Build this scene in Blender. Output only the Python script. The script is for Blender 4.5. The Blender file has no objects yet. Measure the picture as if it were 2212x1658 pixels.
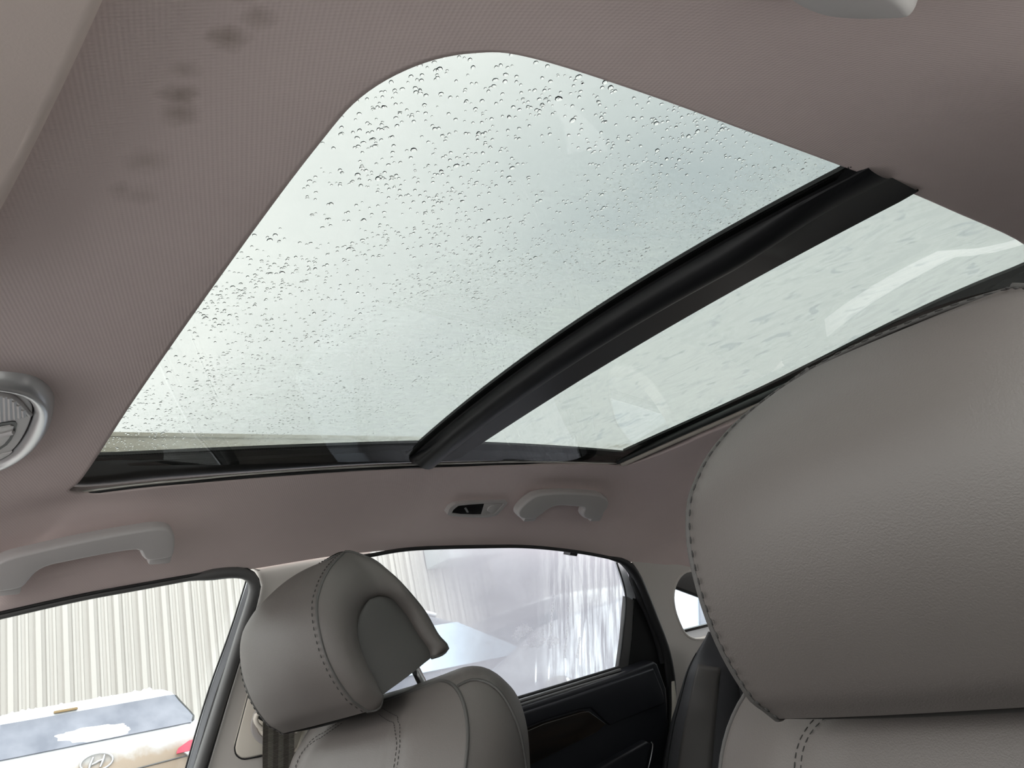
import bpy, bmesh, math, random
from mathutils import Vector, Matrix, noise
random.seed(11)
D = bpy.data; SC = bpy.context.scene; COL = SC.collection
V = Vector
# ------------------------------------------------------------------ camera, sky, exposure
# world axes: X towards the rear of the car, Y towards its right side, Z up, metres
cam = D.objects.new('camera', D.cameras.new('camera')); COL.objects.link(cam)
RX = V((0.77359703, -0.59648828, -0.21389102)); RY = V((0.05324209, 0.39752907, -0.91604362)); RZ = V((0.63143719, 0.69726062, 0.33928559))
cam.matrix_world = Matrix(((RX.x, -RY.x, -RZ.x, 0), (RX.y, -RY.y, -RZ.y, 0), (RX.z, -RY.z, -RZ.z, 1.05), (0, 0, 0, 1)))
cam.data.sensor_width = 36; cam.data.lens = 1790.82 / 2212 * 36; cam.data.clip_start = 0.02
SC.camera = cam
SC.view_settings.view_transform = 'Standard'; SC.view_settings.look = 'None'
SC.view_settings.exposure = 0.0; SC.view_settings.gamma = 1.0; SC.view_settings.use_curve_mapping = False
SC.cycles.max_bounces = 12; SC.cycles.diffuse_bounces = 7; SC.cycles.transparent_max_bounces = 24
SC.cycles.use_denoising = True; SC.cycles.caustics_refractive = False; SC.cycles.caustics_reflective = False

SKY = 4.5
W = D.worlds.new('overcast'); SC.world = W; W.use_nodes = True
n = W.node_tree.nodes; l = W.node_tree.links; n.clear()
tc = n.new('ShaderNodeTexCoord')
mp = n.new('ShaderNodeMapping'); mp.inputs['Scale'].default_value = (1, 1, 1.7); mp.inputs['Location'].default_value = (0.3, 1.1, 0.4)
nz = n.new('ShaderNodeTexNoise'); nz.inputs['Scale'].default_value = 1.9; nz.inputs['Detail'].default_value = 5; nz.inputs['Roughness'].default_value = 0.5
dt = n.new('ShaderNodeVectorMath'); dt.operation = 'DOT_PRODUCT'; dt.inputs[1].default_value = V((-0.75, -0.15, 0.45))
ma = n.new('ShaderNodeMath'); ma.operation = 'MULTIPLY_ADD'; ma.inputs[1].default_value = 1.5; ma.inputs[2].default_value = 0.72
ad = n.new('ShaderNodeMath'); ad.operation = 'MULTIPLY_ADD'; ad.inputs[1].default_value = 0.55
cr = n.new('ShaderNodeValToRGB')
cr.color_ramp.elements[0].position = 0.30; cr.color_ramp.elements[0].color = (0.50, 0.55, 0.575, 1)
cr.color_ramp.elements[1].position = 0.80; cr.color_ramp.elements[1].color = (1.0, 1.0, 0.98, 1)
bg = n.new('ShaderNodeBackground'); bg.inputs['Strength'].default_value = SKY
ow = n.new('ShaderNodeOutputWorld')
l.new(tc.outputs['Generated'], mp.inputs['Vector']); l.new(mp.outputs[0], nz.inputs['Vector'])
l.new(tc.outputs['Generated'], dt.inputs[0]); l.new(dt.outputs['Value'], ma.inputs[0])
l.new(ma.outputs[0], ad.inputs[2]); l.new(nz.outputs[0], ad.inputs[0]); l.new(ad.outputs[0], cr.inputs[0])
l.new(cr.outputs[0], bg.inputs['Color']); l.new(bg.outputs[0], ow.inputs[0])

# ------------------------------------------------------------------ materials
class NT:
    def __init__(s, name):
        s.m = D.materials.new(name); s.m.use_nodes = True; s.n = s.m.node_tree.nodes; s.l = s.m.node_tree.links; s.n.clear()
        s.out = s.n.new('ShaderNodeOutputMaterial')
    def add(s, t, **kw):
        nd = s.n.new('ShaderNode' + t)
        for k, v in kw.items():
            if hasattr(nd, k) and not k[0].isupper(): setattr(nd, k, v)
            else: nd.inputs[k.replace('_', ' ')].default_value = v
        return nd
    def link(s, a, b): s.l.new(a, b)
    def noise(s, scale, detail=3, rough=0.5, stretch=(1, 1, 1), dist=0.0, loc=(0, 0, 0)):
        t = s.add('TexCoord'); mp = s.add('Mapping'); mp.inputs['Scale'].default_value = stretch; mp.inputs['Location'].default_value = loc
        nz = s.add('TexNoise', Scale=scale, Detail=detail, Roughness=rough, Distortion=dist)
        s.link(t.outputs['Object'], mp.inputs[0]); s.link(mp.outputs[0], nz.inputs['Vector'])
        return nz.outputs[0]
    def ramp(s, x, stops):
        r = s.add('ValToRGB'); e = r.color_ramp.elements
        while len(e) < len(stops): e.new(0.5)
        for q, (p, c) in zip(e, stops): q.position = p; q.color = (c, c, c, 1) if isinstance(c, (int, float)) else (*c, 1)
        s.link(x, r.inputs[0]); return r.outputs[0]
    def math(s, op, a, b=None, c=None):
        m = s.add('Math', operation=op)
        for i, x in enumerate((a, b, c)):
            if x is None: continue
            if isinstance(x, (int, float)): m.inputs[i].default_value = x
            else: s.link(x, m.inputs[i])
        return m.outputs[0]
    def sep(s):
        t = s.add('TexCoord'); q = s.add('SeparateXYZ'); s.link(t.outputs['Object'], q.inputs[0]); return q.outputs
def lin(c): return tuple((x / 255 / 12.92 if x <= 10 else ((x / 255 + 0.055) / 1.055) ** 2.4) for x in c)

def pbr(name, col, rough=0.5, spec=0.5, metal=0.0, grain=0, gs=0.1, var=0.0, vs=8, col2=None, stretch=(1, 1, 1), coat=0.0):
    t = NT(name); b = t.add('BsdfPrincipled'); b.inputs['Roughness'].default_value = rough
    b.inputs['Specular IOR Level'].default_value = spec; b.inputs['Metallic'].default_value = metal; b.inputs['Coat Weight'].default_value = coat
    b.inputs['Base Color'].default_value = (*col, 1)
    if var or col2:
        c2 = col2 or tuple(x * (1 - var) for x in col)
        t.link(t.ramp(t.noise(vs, 4, 0.55, stretch), [(0.35, c2), (0.68, col)]), b.inputs['Base Color'])
    if grain:
        bp = t.add('Bump'); bp.inputs['Strength'].default_value = gs; bp.inputs['Distance'].default_value = 0.0006
        t.link(t.noise(grain, 2, 0.6), bp.inputs['Height']); t.link(bp.outputs[0], b.inputs['Normal'])
    t.link(b.outputs[0], t.out.inputs[0]); return t.m

def glass(name, tint, ior=1.45):
    t = NT(name); tr = t.add('BsdfTransparent'); tr.inputs[0].default_value = (*tint, 1)
    gl = t.add('BsdfGlossy'); gl.inputs['Roughness'].default_value = 0.0; gl.inputs[0].default_value = (1, 1, 1, 1)
    lw = t.add('LayerWeight'); lw.inputs[0].default_value = 0.5; mx = t.add('MixShader')   # Schlick, the same from both faces of the sheet
    t.link(t.math('MULTIPLY_ADD', t.math('POWER', lw.outputs['Facing'], 5.0), 0.45, 0.022), mx.inputs[0]); t.link(tr.outputs[0], mx.inputs[1]); t.link(gl.outputs[0], mx.inputs[2]); t.link(mx.outputs[0], t.out.inputs[0]); return t.m

def film(name, col, maskf, trans=0.75):
    """thin layer of frost, fog or dirt on a pane: maskf(t) gives how dense it is"""
    t = NT(name); tr = t.add('BsdfTransparent'); df = t.add('BsdfDiffuse'); tl = t.add('BsdfTranslucent')
    df.inputs[0].default_value = (*col, 1); tl.inputs[0].default_value = (*col, 1)
    m1 = t.add('MixShader'); m1.inputs[0].default_value = trans; m2 = t.add('MixShader')
    t.link(df.outputs[0], m1.inputs[1]); t.link(tl.outputs[0], m1.inputs[2])
    t.link(maskf(t), m2.inputs[0]); t.link(tr.outputs[0], m2.inputs[1]); t.link(m1.outputs[0], m2.inputs[2]); t.link(m2.outputs[0], t.out.inputs[0]); return t.m

def headliner_mat():
    t = NT('headliner_fabric'); b = t.add('BsdfPrincipled', Roughness=0.95); b.inputs['Specular IOR Level'].default_value = 0.15
    base = (0.78, 0.655, 0.632)
    q = t.sep(); K = 2 * math.pi / 0.0042
    u = t.math('SINE', t.math('MULTIPLY', t.math('ADD', q[0], t.math('MULTIPLY', q[1], 0.5)), K))
    w = t.math('SINE', t.math('MULTIPLY', t.math('SUBTRACT', t.math('SUBTRACT', q[1], q[2]), t.math('MULTIPLY', q[0], 0.25)), K))
    wv = t.math('MULTIPLY', u, w)
    # brown water stains along the front edge of the headliner
    sp = None
    for (px, py, rr, k_) in ((0.1445, 0.282, 0.012, 0.75), (0.158, 0.30, 0.010, 0.5), (0.151, 0.322, 0.010, 0.75), (0.138, 0.352, 0.008, 0.4), (0.1415, 0.372, 0.010, 0.8), (0.1455, 0.388, 0.012, 0.6), (0.1415, 0.438, 0.014, 0.35), (0.136, 0.47, 0.008, 0.4), (0.148, 0.475, 0.012, 0.25)):
        dv = t.math('ADD', t.math('POWER', t.math('SUBTRACT', q[0], px), 2.0), t.math('POWER', t.math('SUBTRACT', q[1], py), 2.0))
        dv = t.math('MULTIPLY_ADD', t.math('SUBTRACT', t.noise(70, 3, 0.6), 0.5), 0.016, t.math('SQRT', dv))
        one = t.math('MULTIPLY', t.ramp(t.math('DIVIDE', dv, rr * 2), [(0.0, 1), (0.6, 0)]), k_)
        sp = one if sp is None else t.math('MAXIMUM', sp, one)
    st = t.math('MULTIPLY', sp, 0.7)
    big = t.ramp(t.noise(5, 3, 0.6), [(0.3, (0.735, 0.612, 0.592)), (0.7, base)])
    mx = t.add('MixRGB'); t.link(st, mx.inputs[0]); t.link(big, mx.inputs[1]); mx.inputs[2].default_value = (0.20, 0.155, 0.11, 1)
    m2 = t.add('MixRGB', blend_type='MULTIPLY'); m2.inputs[0].default_value = 1
    t.link(mx.outputs[0], m2.inputs[1]); t.link(t.ramp(t.math('MULTIPLY_ADD', wv, 0.5, 0.5), [(0.0, 0.98), (0.6, 1.0)]), m2.inputs[2])
    t.link(m2.outputs[0], b.inputs['Base Color'])
    bp = t.add('Bump'); bp.inputs['Strength'].default_value = 0.16; bp.inputs['Distance'].default_value = 0.0007
    t.link(wv, bp.inputs['Height']); t.link(bp.outputs[0], b.inputs['Normal']); t.link(b.outputs[0], t.out.inputs[0]); return t.m

M = {}
M['headliner'] = headliner_mat()
M['visor'] = pbr('visor_fabric', (0.78, 0.66, 0.61), 0.95, 0.15, grain=500, gs=0.15, var=0.08, vs=6)
M['pillar'] = pbr('pillar_plastic', (0.62, 0.58, 0.545), 0.5, 0.4, grain=900, gs=0.06)
M['pillar_beige'] = pbr('pillar_beige_plastic', (0.82, 0.76, 0.67), 0.5, 0.4, grain=900, gs=0.06)
M['handle'] = pbr('handle_plastic', (0.56, 0.53, 0.525), 0.38, 0.5, grain=900, gs=0.05)
M['leather'] = pbr('charcoal_leather', (0.104, 0.092, 0.086), 0.52, 0.45, grain=900, gs=0.4, var=0.1, vs=5)
M['leather_in'] = pbr('charcoal_leather_insert', (0.068, 0.064, 0.061), 0.55, 0.4, grain=900, gs=0.45)
M['leather_rear'] = pbr('rear_leather', (0.075, 0.074, 0.08), 0.42, 0.5, grain=420, gs=0.3)
M['thread'] = pbr('stitch_thread', (0.045, 0.043, 0.042), 0.8, 0.2)
M['thread_pale'] = pbr('stitch_thread_pale', (0.30, 0.28, 0.25), 0.8, 0.2)
M['black'] = pbr('black_plastic', (0.009, 0.009, 0.0105), 0.42, 0.35)
M['black_matt'] = pbr('black_matt', (0.011, 0.011, 0.0115), 0.75, 0.3)
M['frame'] = pbr('sunroof_frame_black', (0.022, 0.024, 0.023), 0.5, 0.35)
M['rubber'] = pbr('grey_rubber', (0.10, 0.098, 0.098), 0.45, 0.45)
M['rubber_black'] = pbr('black_rubber', (0.02, 0.02, 0.021), 0.45, 0.4)
M['navy'] = pbr('door_panel_dark', (0.014, 0.0145, 0.019), 0.5, 0.4, grain=700, gs=0.2)
M['wood'] = pbr('dark_wood_grain', (0.022, 0.014, 0.009), 0.25, 0.5, col2=(0.006, 0.005, 0.004), vs=60, stretch=(0.1, 1, 1.3))
M['chrome'] = pbr('chrome', (0.85, 0.85, 0.86), 0.12, 0.5, 1.0)
M['silver'] = pbr('silver_plastic', (0.55, 0.55, 0.56), 0.3, 0.5, 0.6)
M['alu'] = pbr('aluminium_rail', (0.72, 0.70, 0.64), 0.35, 0.5, 0.4)
M['steel_white'] = pbr('pale_painted_channel', (0.62, 0.64, 0.68), 0.35, 0.5)
M['lens'] = pbr('frosted_lens', (0.55, 0.52, 0.51), 0.3, 0.5)
M['shade'] = pbr('shade_bar_beige', (0.55, 0.50, 0.44), 0.6, 0.3)
M['ground'] = pbr('slushy_asphalt', (0.55, 0.54, 0.53), 0.85, 0.3, col2=(0.34, 0.33, 0.32), vs=0.6)
M['snow'] = pbr('snow', (0.55, 0.56, 0.58), 0.9, 0.2, grain=40, gs=0.5)
M['wall_metal'] = pbr('ribbed_wall_paint', (0.425, 0.405, 0.385), 0.5, 0.3, var=0.06, vs=0.5)
M['wall_plain'] = pbr('plain_wall_paint', (0.40, 0.39, 0.41), 0.6, 0.3)
M['gutter'] = pbr('gutter_paint', (0.44, 0.41, 0.33), 0.5, 0.4)
M['canopy'] = pbr('canopy_paint', (0.34, 0.38, 0.38), 0.5, 0.4)
M['white_paint'] = pbr('white_car_paint', (0.50, 0.51, 0.53), 0.25, 0.5, coat=0.2)
M['pale_paint'] = pbr('pale_car_paint', (0.34, 0.38, 0.45), 0.2, 0.5, coat=0.2)
M['dark_paint'] = pbr('blue_grey_car_paint', (0.06, 0.065, 0.09), 0.4, 0.3)
M['car_glass'] = pbr('frosted_car_glass', (0.20, 0.21, 0.25), 0.4, 0.4, col2=(0.12, 0.13, 0.165), vs=3.5)
M['teal_glass'] = pbr('teal_car_glass', (0.10, 0.17, 0.21), 0.15, 0.6)
M['blue_glass'] = pbr('pale_blue_car_glass', (0.42, 0.56, 0.70), 0.2, 0.6)
M['red'] = pbr('red_tail_lamp', (0.55, 0.06, 0.10), 0.25, 0.5)
M['tyre'] = pbr('tyre', (0.02, 0.02, 0.02), 0.8, 0.2)
M['carpet'] = pbr('car_carpet', (0.10, 0.095, 0.09), 0.95, 0.1)
M['dash'] = pbr('dashboard_plastic', (0.05, 0.05, 0.052), 0.6, 0.3)
M['sunroof_glass'] = glass('tinted_roof_glass', (0.458, 0.472, 0.462))
M['dark_glass'] = glass('rear_dimming_glass', (0.27, 0.28, 0.275))  # tint added to the unseen rear panes to cut light at the back
M['clear_glass'] = glass('door_glass', (0.93, 0.955, 0.95))
def water():
    t = NT('water'); g = t.add('BsdfRefraction', IOR=1.33, Roughness=0.0); t.link(g.outputs[0], t.out.inputs[0]); return t.m
M['water'] = water()
def dirty_suv():
    t = NT('white_paint_with_road_dirt'); b = t.add('BsdfPrincipled', Roughness=0.4)
    q = t.sep(); z = t.math('MULTIPLY_ADD', t.math('SUBTRACT', t.noise(5, 4, 0.6), 0.5), 0.12, t.math('MULTIPLY', q[2], 0.5))
    t.link(t.ramp(z, [(0.2, (0.18, 0.135, 0.10)), (0.60, (0.30, 0.235, 0.178)), (0.655, (0.50, 0.51, 0.53))]), b.inputs['Base Color'])
    t.link(b.outputs[0], t.out.inputs[0]); return t.m
M['dirty'] = dirty_suv()
def belt_mat():
    t = NT('seat_belt_webbing'); b = t.add('BsdfPrincipled', Roughness=0.75); q = t.sep()
    s = t.math('SINE', t.math('MULTIPLY', q[0], 2 * math.pi / 0.0165)); r = t.math('SINE', t.math('MULTIPLY', q[2], 2 * math.pi / 0.0019))
    t.link(t.ramp(t.math('MULTIPLY_ADD', s, 0.5, 0.5), [(0.4, (0.085, 0.077, 0.066)), (0.6, (0.15, 0.138, 0.12))]), b.inputs['Base Color'])
    bp = t.add('Bump', Strength=0.7, Distance=0.0006); t.link(t.math('ADD', r, t.math('MULTIPLY', s, 0.6)), bp.inputs['Height']); t.link(bp.outputs[0], b.inputs['Normal'])
    t.link(b.outputs[0], t.out.inputs[0]); return t.m
M['belt'] = belt_mat()
# frost and dirt films
def m_front(t):   # clear in front, hazy towards the crossbar and the right edge
    q = t.sep(); a = t.math('ADD', t.math('MULTIPLY', q[0], 1.3), t.math('MULTIPLY', q[1], 0.55))
    g = t.ramp(t.math('ADD', t.math('MULTIPLY_ADD', a, 1.0, -0.45), t.math('MULTIPLY', t.math('SUBTRACT', t.noise(7, 5, 0.65, (1, 1.6, 1)), 0.5), 0.55)), [(0.42, 0.03), (0.80, 0.75)])
    return t.math('MULTIPLY', g, t.ramp(t.noise(26, 5, 0.7, (1, 2.2, 1), 0.8), [(0.3, 0.45), (0.62, 1.0)]))
M['film_front'] = film('dirt_haze_on_front_pane', (0.80, 0.84, 0.82), m_front, 0.9)
def m_rear(t):
    sm = t.ramp(t.noise(15, 5, 0.65, (1, 0.5, 1), 2.6), [(0.34, 0.66), (0.48, 0.97), (0.62, 0.80)])
    sp = t.ramp(t.noise(34, 2, 0.5, (1, 0.7, 1), 0.6, (0.3, 0.9, 0)), [(0.62, 1.0), (0.70, 0.5)])
    return t.math('MULTIPLY', sm, sp)
M['film_rear'] = film('frost_on_rear_pane', (0.84, 0.87, 0.86), m_rear, 0.92)
_d = [(1.1041,1.3563,1.0507),(1.1089,1.3411,1.0966),(1.1385,1.3568,1.0494),(1.1434,1.3427,1.0916),(1.1868,1.3556,1.053),(1.1891,1.3449,1.085),(1.2279,1.3512,1.066),(1.2329,1.3277,1.1367),(1.2271,1.3319,1.124),(1.2328,1.3157,1.1726),(1.2421,1.343,1.0907),(1.2441,1.3237,1.1488)]
DRIPS = [(_d[i + 1][0], _d[i][2], _d[i + 1][2], 0.0028) for i in range(0, 12, 2)]
def m_door(t):    # fogged middle, clear strip in front, thawed runs and specks at the rear lower edge
    q = t.sep()
    fog = t.ramp(t.math('ADD', q[0], t.math('MULTIPLY', t.math('SUBTRACT', t.noise(6, 3, 0.5), 0.5), 0.10)), [(0.80, 0.12), (0.98, 0.80)])
    fog = t.math('MULTIPLY', fog, t.ramp(t.noise(5, 4, 0.6, (1, 1, 1.6)), [(0.3, 0.84), (0.7, 1.05)]))
    runs = t.ramp(t.noise(1.0, 3, 0.6, (110, 1, 9)), [(0.40, 0.55), (0.62, 1.0)])
    side = t.ramp(t.math('ADD', q[0], t.math('MULTIPLY', t.math('SUBTRACT', t.noise(9, 2, 0.5), 0.5), 0.12)), [(0.0, 0), (1.0, 0)])
    sx = t.ramp(t.math('SUBTRACT', q[0], 0.6), [(0.50, 0), (0.60, 1)])
    mixv = t.add('Mix'); t.link(sx, mixv.inputs[0]); mixv.inputs[2].default_value = 1.0; t.link(runs, mixv.inputs[3])
    m = t.math('MULTIPLY', fog, mixv.outputs[0])
    for (x0, z0, z1, w) in DRIPS:    # runs where the meltwater has cleared the fog
        bend = t.math('ADD', x0, t.math('MULTIPLY', t.math('SUBTRACT', q[2], z1), 0.06))
        inx = t.ramp(t.math('ABSOLUTE', t.math('DIVIDE', t.math('SUBTRACT', q[0], bend), w)), [(0.5, 1), (1.0, 0)])
        inz = t.math('MULTIPLY', t.ramp(t.math('DIVIDE', t.math('SUBTRACT', q[2], z0), 0.01), [(0, 0), (1, 1)]), t.ramp(t.math('DIVIDE', t.math('SUBTRACT', z1, q[2]), 0.03), [(0, 0), (1, 1)]))
        m = t.math('MULTIPLY', m, t.math('SUBTRACT', 1.0, t.math('MULTIPLY', t.math('MULTIPLY', inx, inz), 0.85)))
    return m
M['film_door'] = film('fog_on_rear_door_glass', (0.53, 0.515, 0.565), m_door, 0.62)

M['ice'] = film('ice_on_glass', (0.97, 0.97, 0.99), lambda t: t.ramp(t.noise(120, 4, 0.7), [(0.35, 0.45), (0.6, 1.0)]), 0.85)
# ------------------------------------------------------------------ mesh helpers
def finish(bm, name, mat, parent=None, sharp=40, flip=False):
    bmesh.ops.recalc_face_normals(bm, faces=bm.faces)
    me = D.meshes.new(name); bm.to_mesh(me); bm.free(); me.materials.append(mat)
    for p in me.polygons: p.use_smooth = True
    if sharp and len(me.polygons): me.set_sharp_from_angle(angle=math.radians(sharp))
    o = D.objects.new(name, me); COL.objects.link(o)
    if parent: o.parent = parent; o.matrix_parent_inverse = parent_world(parent).inverted()
    return o
def parent_world(p):
    m = p.matrix_basis.copy()
    return parent_world(p.parent) @ p.matrix_parent_inverse @ m if p.parent else m
def thing(name, label, cat, loc=(0, 0, 0), group=None):
    o = D.objects.new(name, None); COL.objects.link(o); o.location = loc; o.empty_display_size = 0.05
    o['label'] = label; o['category'] = cat
    if group: o['group'] = group
    return o
def struct(o, label=None, cat=None):
    o['kind'] = 'structure'
    if label: o['label'] = label
    if cat: o['category'] = cat
    return o
def add_grid(bm, rows, closed=False):
    vs = [[bm.verts.new(p) for p in r] for r in rows]
    for i in range(len(vs) - 1):
        a, b = vs[i], vs[i + 1]; m = len(a)
        for j in range(m if closed else m - 1):
            k = (j + 1) % m
            try: bm.faces.new((a[j], a[k], b[k], b[j]))
            except ValueError: pass
    return vs
def cap(bm, ring):
    try: bm.faces.new(ring)
    except ValueError: pass
def grid(name, rows, mat, parent=None, closed=False, thick=0.0, caps=False, sharp=40):
    bm = bmesh.new(); vs = add_grid(bm, rows, closed)
    if caps: cap(bm, vs[0]); cap(bm, vs[-1])
    if thick:
        bmesh.ops.recalc_face_normals(bm, faces=bm.faces); bmesh.ops.solidify(bm, geom=list(bm.faces), thickness=thick)
    return finish(bm, name, mat, parent, sharp)
def cr(pts, n, closed=False):
    """Catmull-Rom through pts, n samples evenly spaced along the length"""
    P = [V(p) for p in pts]; m = len(P); dense = []
    segs = m if closed else m - 1
    for i in range(segs):
        if closed: a, b, c, d = P[(i - 1) % m], P[i], P[(i + 1) % m], P[(i + 2) % m]
        else: a, b, c, d = P[max(i - 1, 0)], P[i], P[i + 1], P[min(i + 2, m - 1)]
        for k in range(12):
            t = k / 12
            dense.append(0.5 * ((2 * b) + (c - a) * t + (2 * a - 5 * b + 4 * c - d) * t * t + (3 * b - a - 3 * c + d) * t ** 3))
    dense.append(P[0] if closed else P[-1])
    return even(dense, n, closed)
def even(pts, n, closed=False):
    P = [V(p) for p in pts]; L = [0.0]
    for a, b in zip(P, P[1:]): L.append(L[-1] + (b - a).length)
    out = []; j = 0; cnt = n if closed else n - 1
    for i in range(n):
        s = L[-1] * i / cnt
        while j < len(L) - 2 and L[j + 1] < s: j += 1
        d = L[j + 1] - L[j]; out.append(P[j].lerp(P[j + 1], (s - L[j]) / d if d > 1e-9 else 0))
    return out
def add_tube(bm, path, r, k=8, closed=False, caps=True, flat=1.0, up=None):
    P = [V(p) for p in path]; m = len(P); rings = []; N = None
    for i, p in enumerate(P):
        if closed: T = P[(i + 1) % m] - P[(i - 1) % m]
        else: T = P[min(i + 1, m - 1)] - P[max(i - 1, 0)]
        T.normalize()
        if N is None:
            N = (V(up) if up else (V((0, 0, 1)) if abs(T.z) < 0.9 else V((1, 0, 0))))
        N = (V(up) if up else N); N = (N - T * N.dot(T)).normalized(); B = T.cross(N); rr = r[i] if isinstance(r, (list, tuple)) else r
        rings.append([p + (N * math.cos(2 * math.pi * q / k) * flat + B * math.sin(2 * math.pi * q / k)) * rr for q in range(k)])
    if closed: rings.append(rings[0])
    vs = [[bm.verts.new(q) for q in ring] for ring in (rings[:-1] if closed else rings)]
    if closed: vs.append(vs[0])
    for a, b in zip(vs, vs[1:]):
        for j in range(k): bm.faces.new((a[j], a[(j + 1) % k], b[(j + 1) % k], b[j]))
    if caps and not closed: cap(bm, vs[0]); cap(bm, vs[-1])
def tube(name, path, r, mat, parent=None, k=8, closed=False, flat=1.0, up=None):
    bm = bmesh.new(); add_tube(bm, path, r, k, closed, True, flat, up); return finish(bm, name, mat, parent, 60)
def add_box(bm, c, s, rot=None):
    mt = Matrix.Translation(c) @ (rot.to_4x4() if rot else Matrix()) @ Matrix.Diagonal((*s, 1))
    return bmesh.ops.create_cube(bm, size=1, matrix=mt)['verts']
def box(name, c, s, mat, parent=None, bev=0.0, rot=None, seg=2):
    bm = bmesh.new(); add_box(bm, c, s, rot)
    if bev: bmesh.ops.bevel(bm, geom=list(bm.edges), offset=bev, segments=seg, affect='EDGES', profile=0.6)
    return finish(bm, name, mat, parent)
def plate(name, outline, nrm, depth, mat, parent=None, bev=0.0, seg=3, bevd=None):
    """solid plate: the outline extruded by depth along -nrm (nrm points to the viewer's side), front rim rounded"""
    N = V(nrm).normalized(); bm = bmesh.new(); A = [V(p) for p in outline]
    def ring(pts): return [bm.verts.new(p) for p in pts]
    m = len(A)
    # inward normals in the plane
    ar = sum(((A[i] - A[0]).cross(A[(i + 1) % m] - A[0])).dot(N) for i in range(m)); sg = 1 if ar > 0 else -1
    ins = []
    for i in range(m):
        e = (A[(i + 1) % m] - A[i - 1]).normalized(); ins.append(N.cross(e) * sg)
    rings = [ring([p - N * depth for p in A])]
    if bev:
        for q in range(seg + 1):
            a = math.pi / 2 * q / seg
            rings.append(ring([p + ins[i] * bev * (1 - math.cos(a)) - N * (bevd or bev) * (1 - math.sin(a)) for i, p in enumerate(A)]))
    else: rings.append(ring(A))
    for a, b in zip(rings, rings[1:]):
        for j in range(m):
            try: bm.faces.new((a[j], a[(j + 1) % m], b[(j + 1) % m], b[j]))
            except ValueError: pass
    ax = max(range(3), key=lambda i: abs(N[i])); p2 = [i for i in range(3) if i != ax]
    for vs in (rings[0], rings[-1]):       # ear clipping that also copes with hollow outlines
        q = [(v.co[p2[0]], v.co[p2[1]]) for v in vs]; idx = list(range(m))
        if sum(q[i][0] * q[(i + 1) % m][1] - q[(i + 1) % m][0] * q[i][1] for i in range(m)) < 0: idx.reverse()
        cz = lambda a, b, c: (b[0] - a[0]) * (c[1] - a[1]) - (b[1] - a[1]) * (c[0] - a[0])
        guard = 0
        while len(idx) > 2 and guard < 4000:
            best = None
            for k in range(len(idx)):
                i0, i1, i2 = idx[k - 1], idx[k], idx[(k + 1) % len(idx)]; A0, A1, A2 = q[i0], q[i1], q[i2]; s_ = cz(A0, A1, A2)
                if s_ <= -1e-12: continue
                if any(cz(A0, A1, q[j]) > 1e-12 and cz(A1, A2, q[j]) > 1e-12 and cz(A2, A0, q[j]) > 1e-12 for j in idx if j not in (i0, i1, i2)): continue
                d_ = (A2[0] - A0[0]) ** 2 + (A2[1] - A0[1]) ** 2
                if best is None or d_ < best[0]: best = (d_, k)
            if best is None: break
            k = best[1]
            try: bm.faces.new((vs[idx[k - 1]], vs[idx[k]], vs[idx[(k + 1) % len(idx)]]))
            except ValueError: pass
            idx.pop(k); guard += 1
    return finish(bm, name, mat, parent, 35)
def frame_plate(name, outer, inner, nrm, depth, mat, parent=None, n=96):
    """flat ring between two outlines, with depth"""
    N = V(nrm).normalized(); O = even(list(outer) + [outer[0]], n, True); I = even(list(inner) + [inner[0]], n, True)
    bm = bmesh.new(); add_grid(bm, [[p - N * depth for p in I], I, O, [p - N * depth for p in O], [p - N * depth for p in I]], True)
    bmesh.ops.remove_doubles(bm, verts=bm.verts, dist=1e-6); return finish(bm, name, mat, parent, 35)
def add_dash(bm, path, dash=0.005, gap=0.003, w=0.0009, up=(0, 0, 1)):
    P = [V(p) for p in path]; L = sum((b - a).length for a, b in zip(P, P[1:])); n = max(2, int(L / (dash + gap)))
    Q = even(P, n * 8 + 1)
    k = max(2, round(8 * dash / (dash + gap)))
    for i in range(n):
        add_tube(bm, [Q[i * 8], Q[i * 8 + k // 2], Q[i * 8 + k]], [w * 0.6, w, w * 0.6], 5)
def stitches(name, paths, mat, parent, dash=0.005, gap=0.003, w=0.0009):
    bm = bmesh.new()
    for p in paths: add_dash(bm, p, dash, gap, w)
    o = finish(bm, name, mat, parent, 0); return o
def lerp(a, b, t): return a + (b - a) * t
def sstep(t): t = min(max(t, 0), 1); return t * t * (3 - 2 * t)
def roofz(x, y): return max(1.4105, 1.437 - 0.16 * (y - 0.66) ** 2 - 0.03 * (x - 0.75) ** 2)

# ------------------------------------------------------------------ ceiling: the headliner, lofted from the lip of the roof opening out to the body
def crp(pts, sub, closed=True):
    P = [V(p) for p in pts]; m = len(P); out = []
    for i in range(m if closed else m - 1):
        a, b, c, d = P[(i - 1) % m], P[i], P[(i + 1) % m], P[(i + 2) % m]
        for k in range(sub):
            t = k / sub
            out.append(0.5 * ((2 * b) + (c - a) * t + (2 * a - 5 * b + 4 * c - d) * t * t + (3 * b - a - 3 * c + d) * t ** 3))
    return out
LR = [(0.2271,1.0755,1.388),(0.2488,1.0925,1.388),(0.2841,1.0896,1.389),(0.3349,1.0791,1.391),(0.3789,1.075,1.393),(0.4379,1.0722,1.396),(0.5398,1.0653,1.4),(0.6512,1.0576,1.403),(0.7911,1.0548,1.405),(0.9194,1.049,1.405),(1.0662,1.0449,1.404),(1.1747,1.0472,1.402),(1.1959,1.0314,1.401),(1.2086,0.9864,1.4),(1.2195,0.9156,1.4),(1.2209,0.8653,1.4)]
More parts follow.
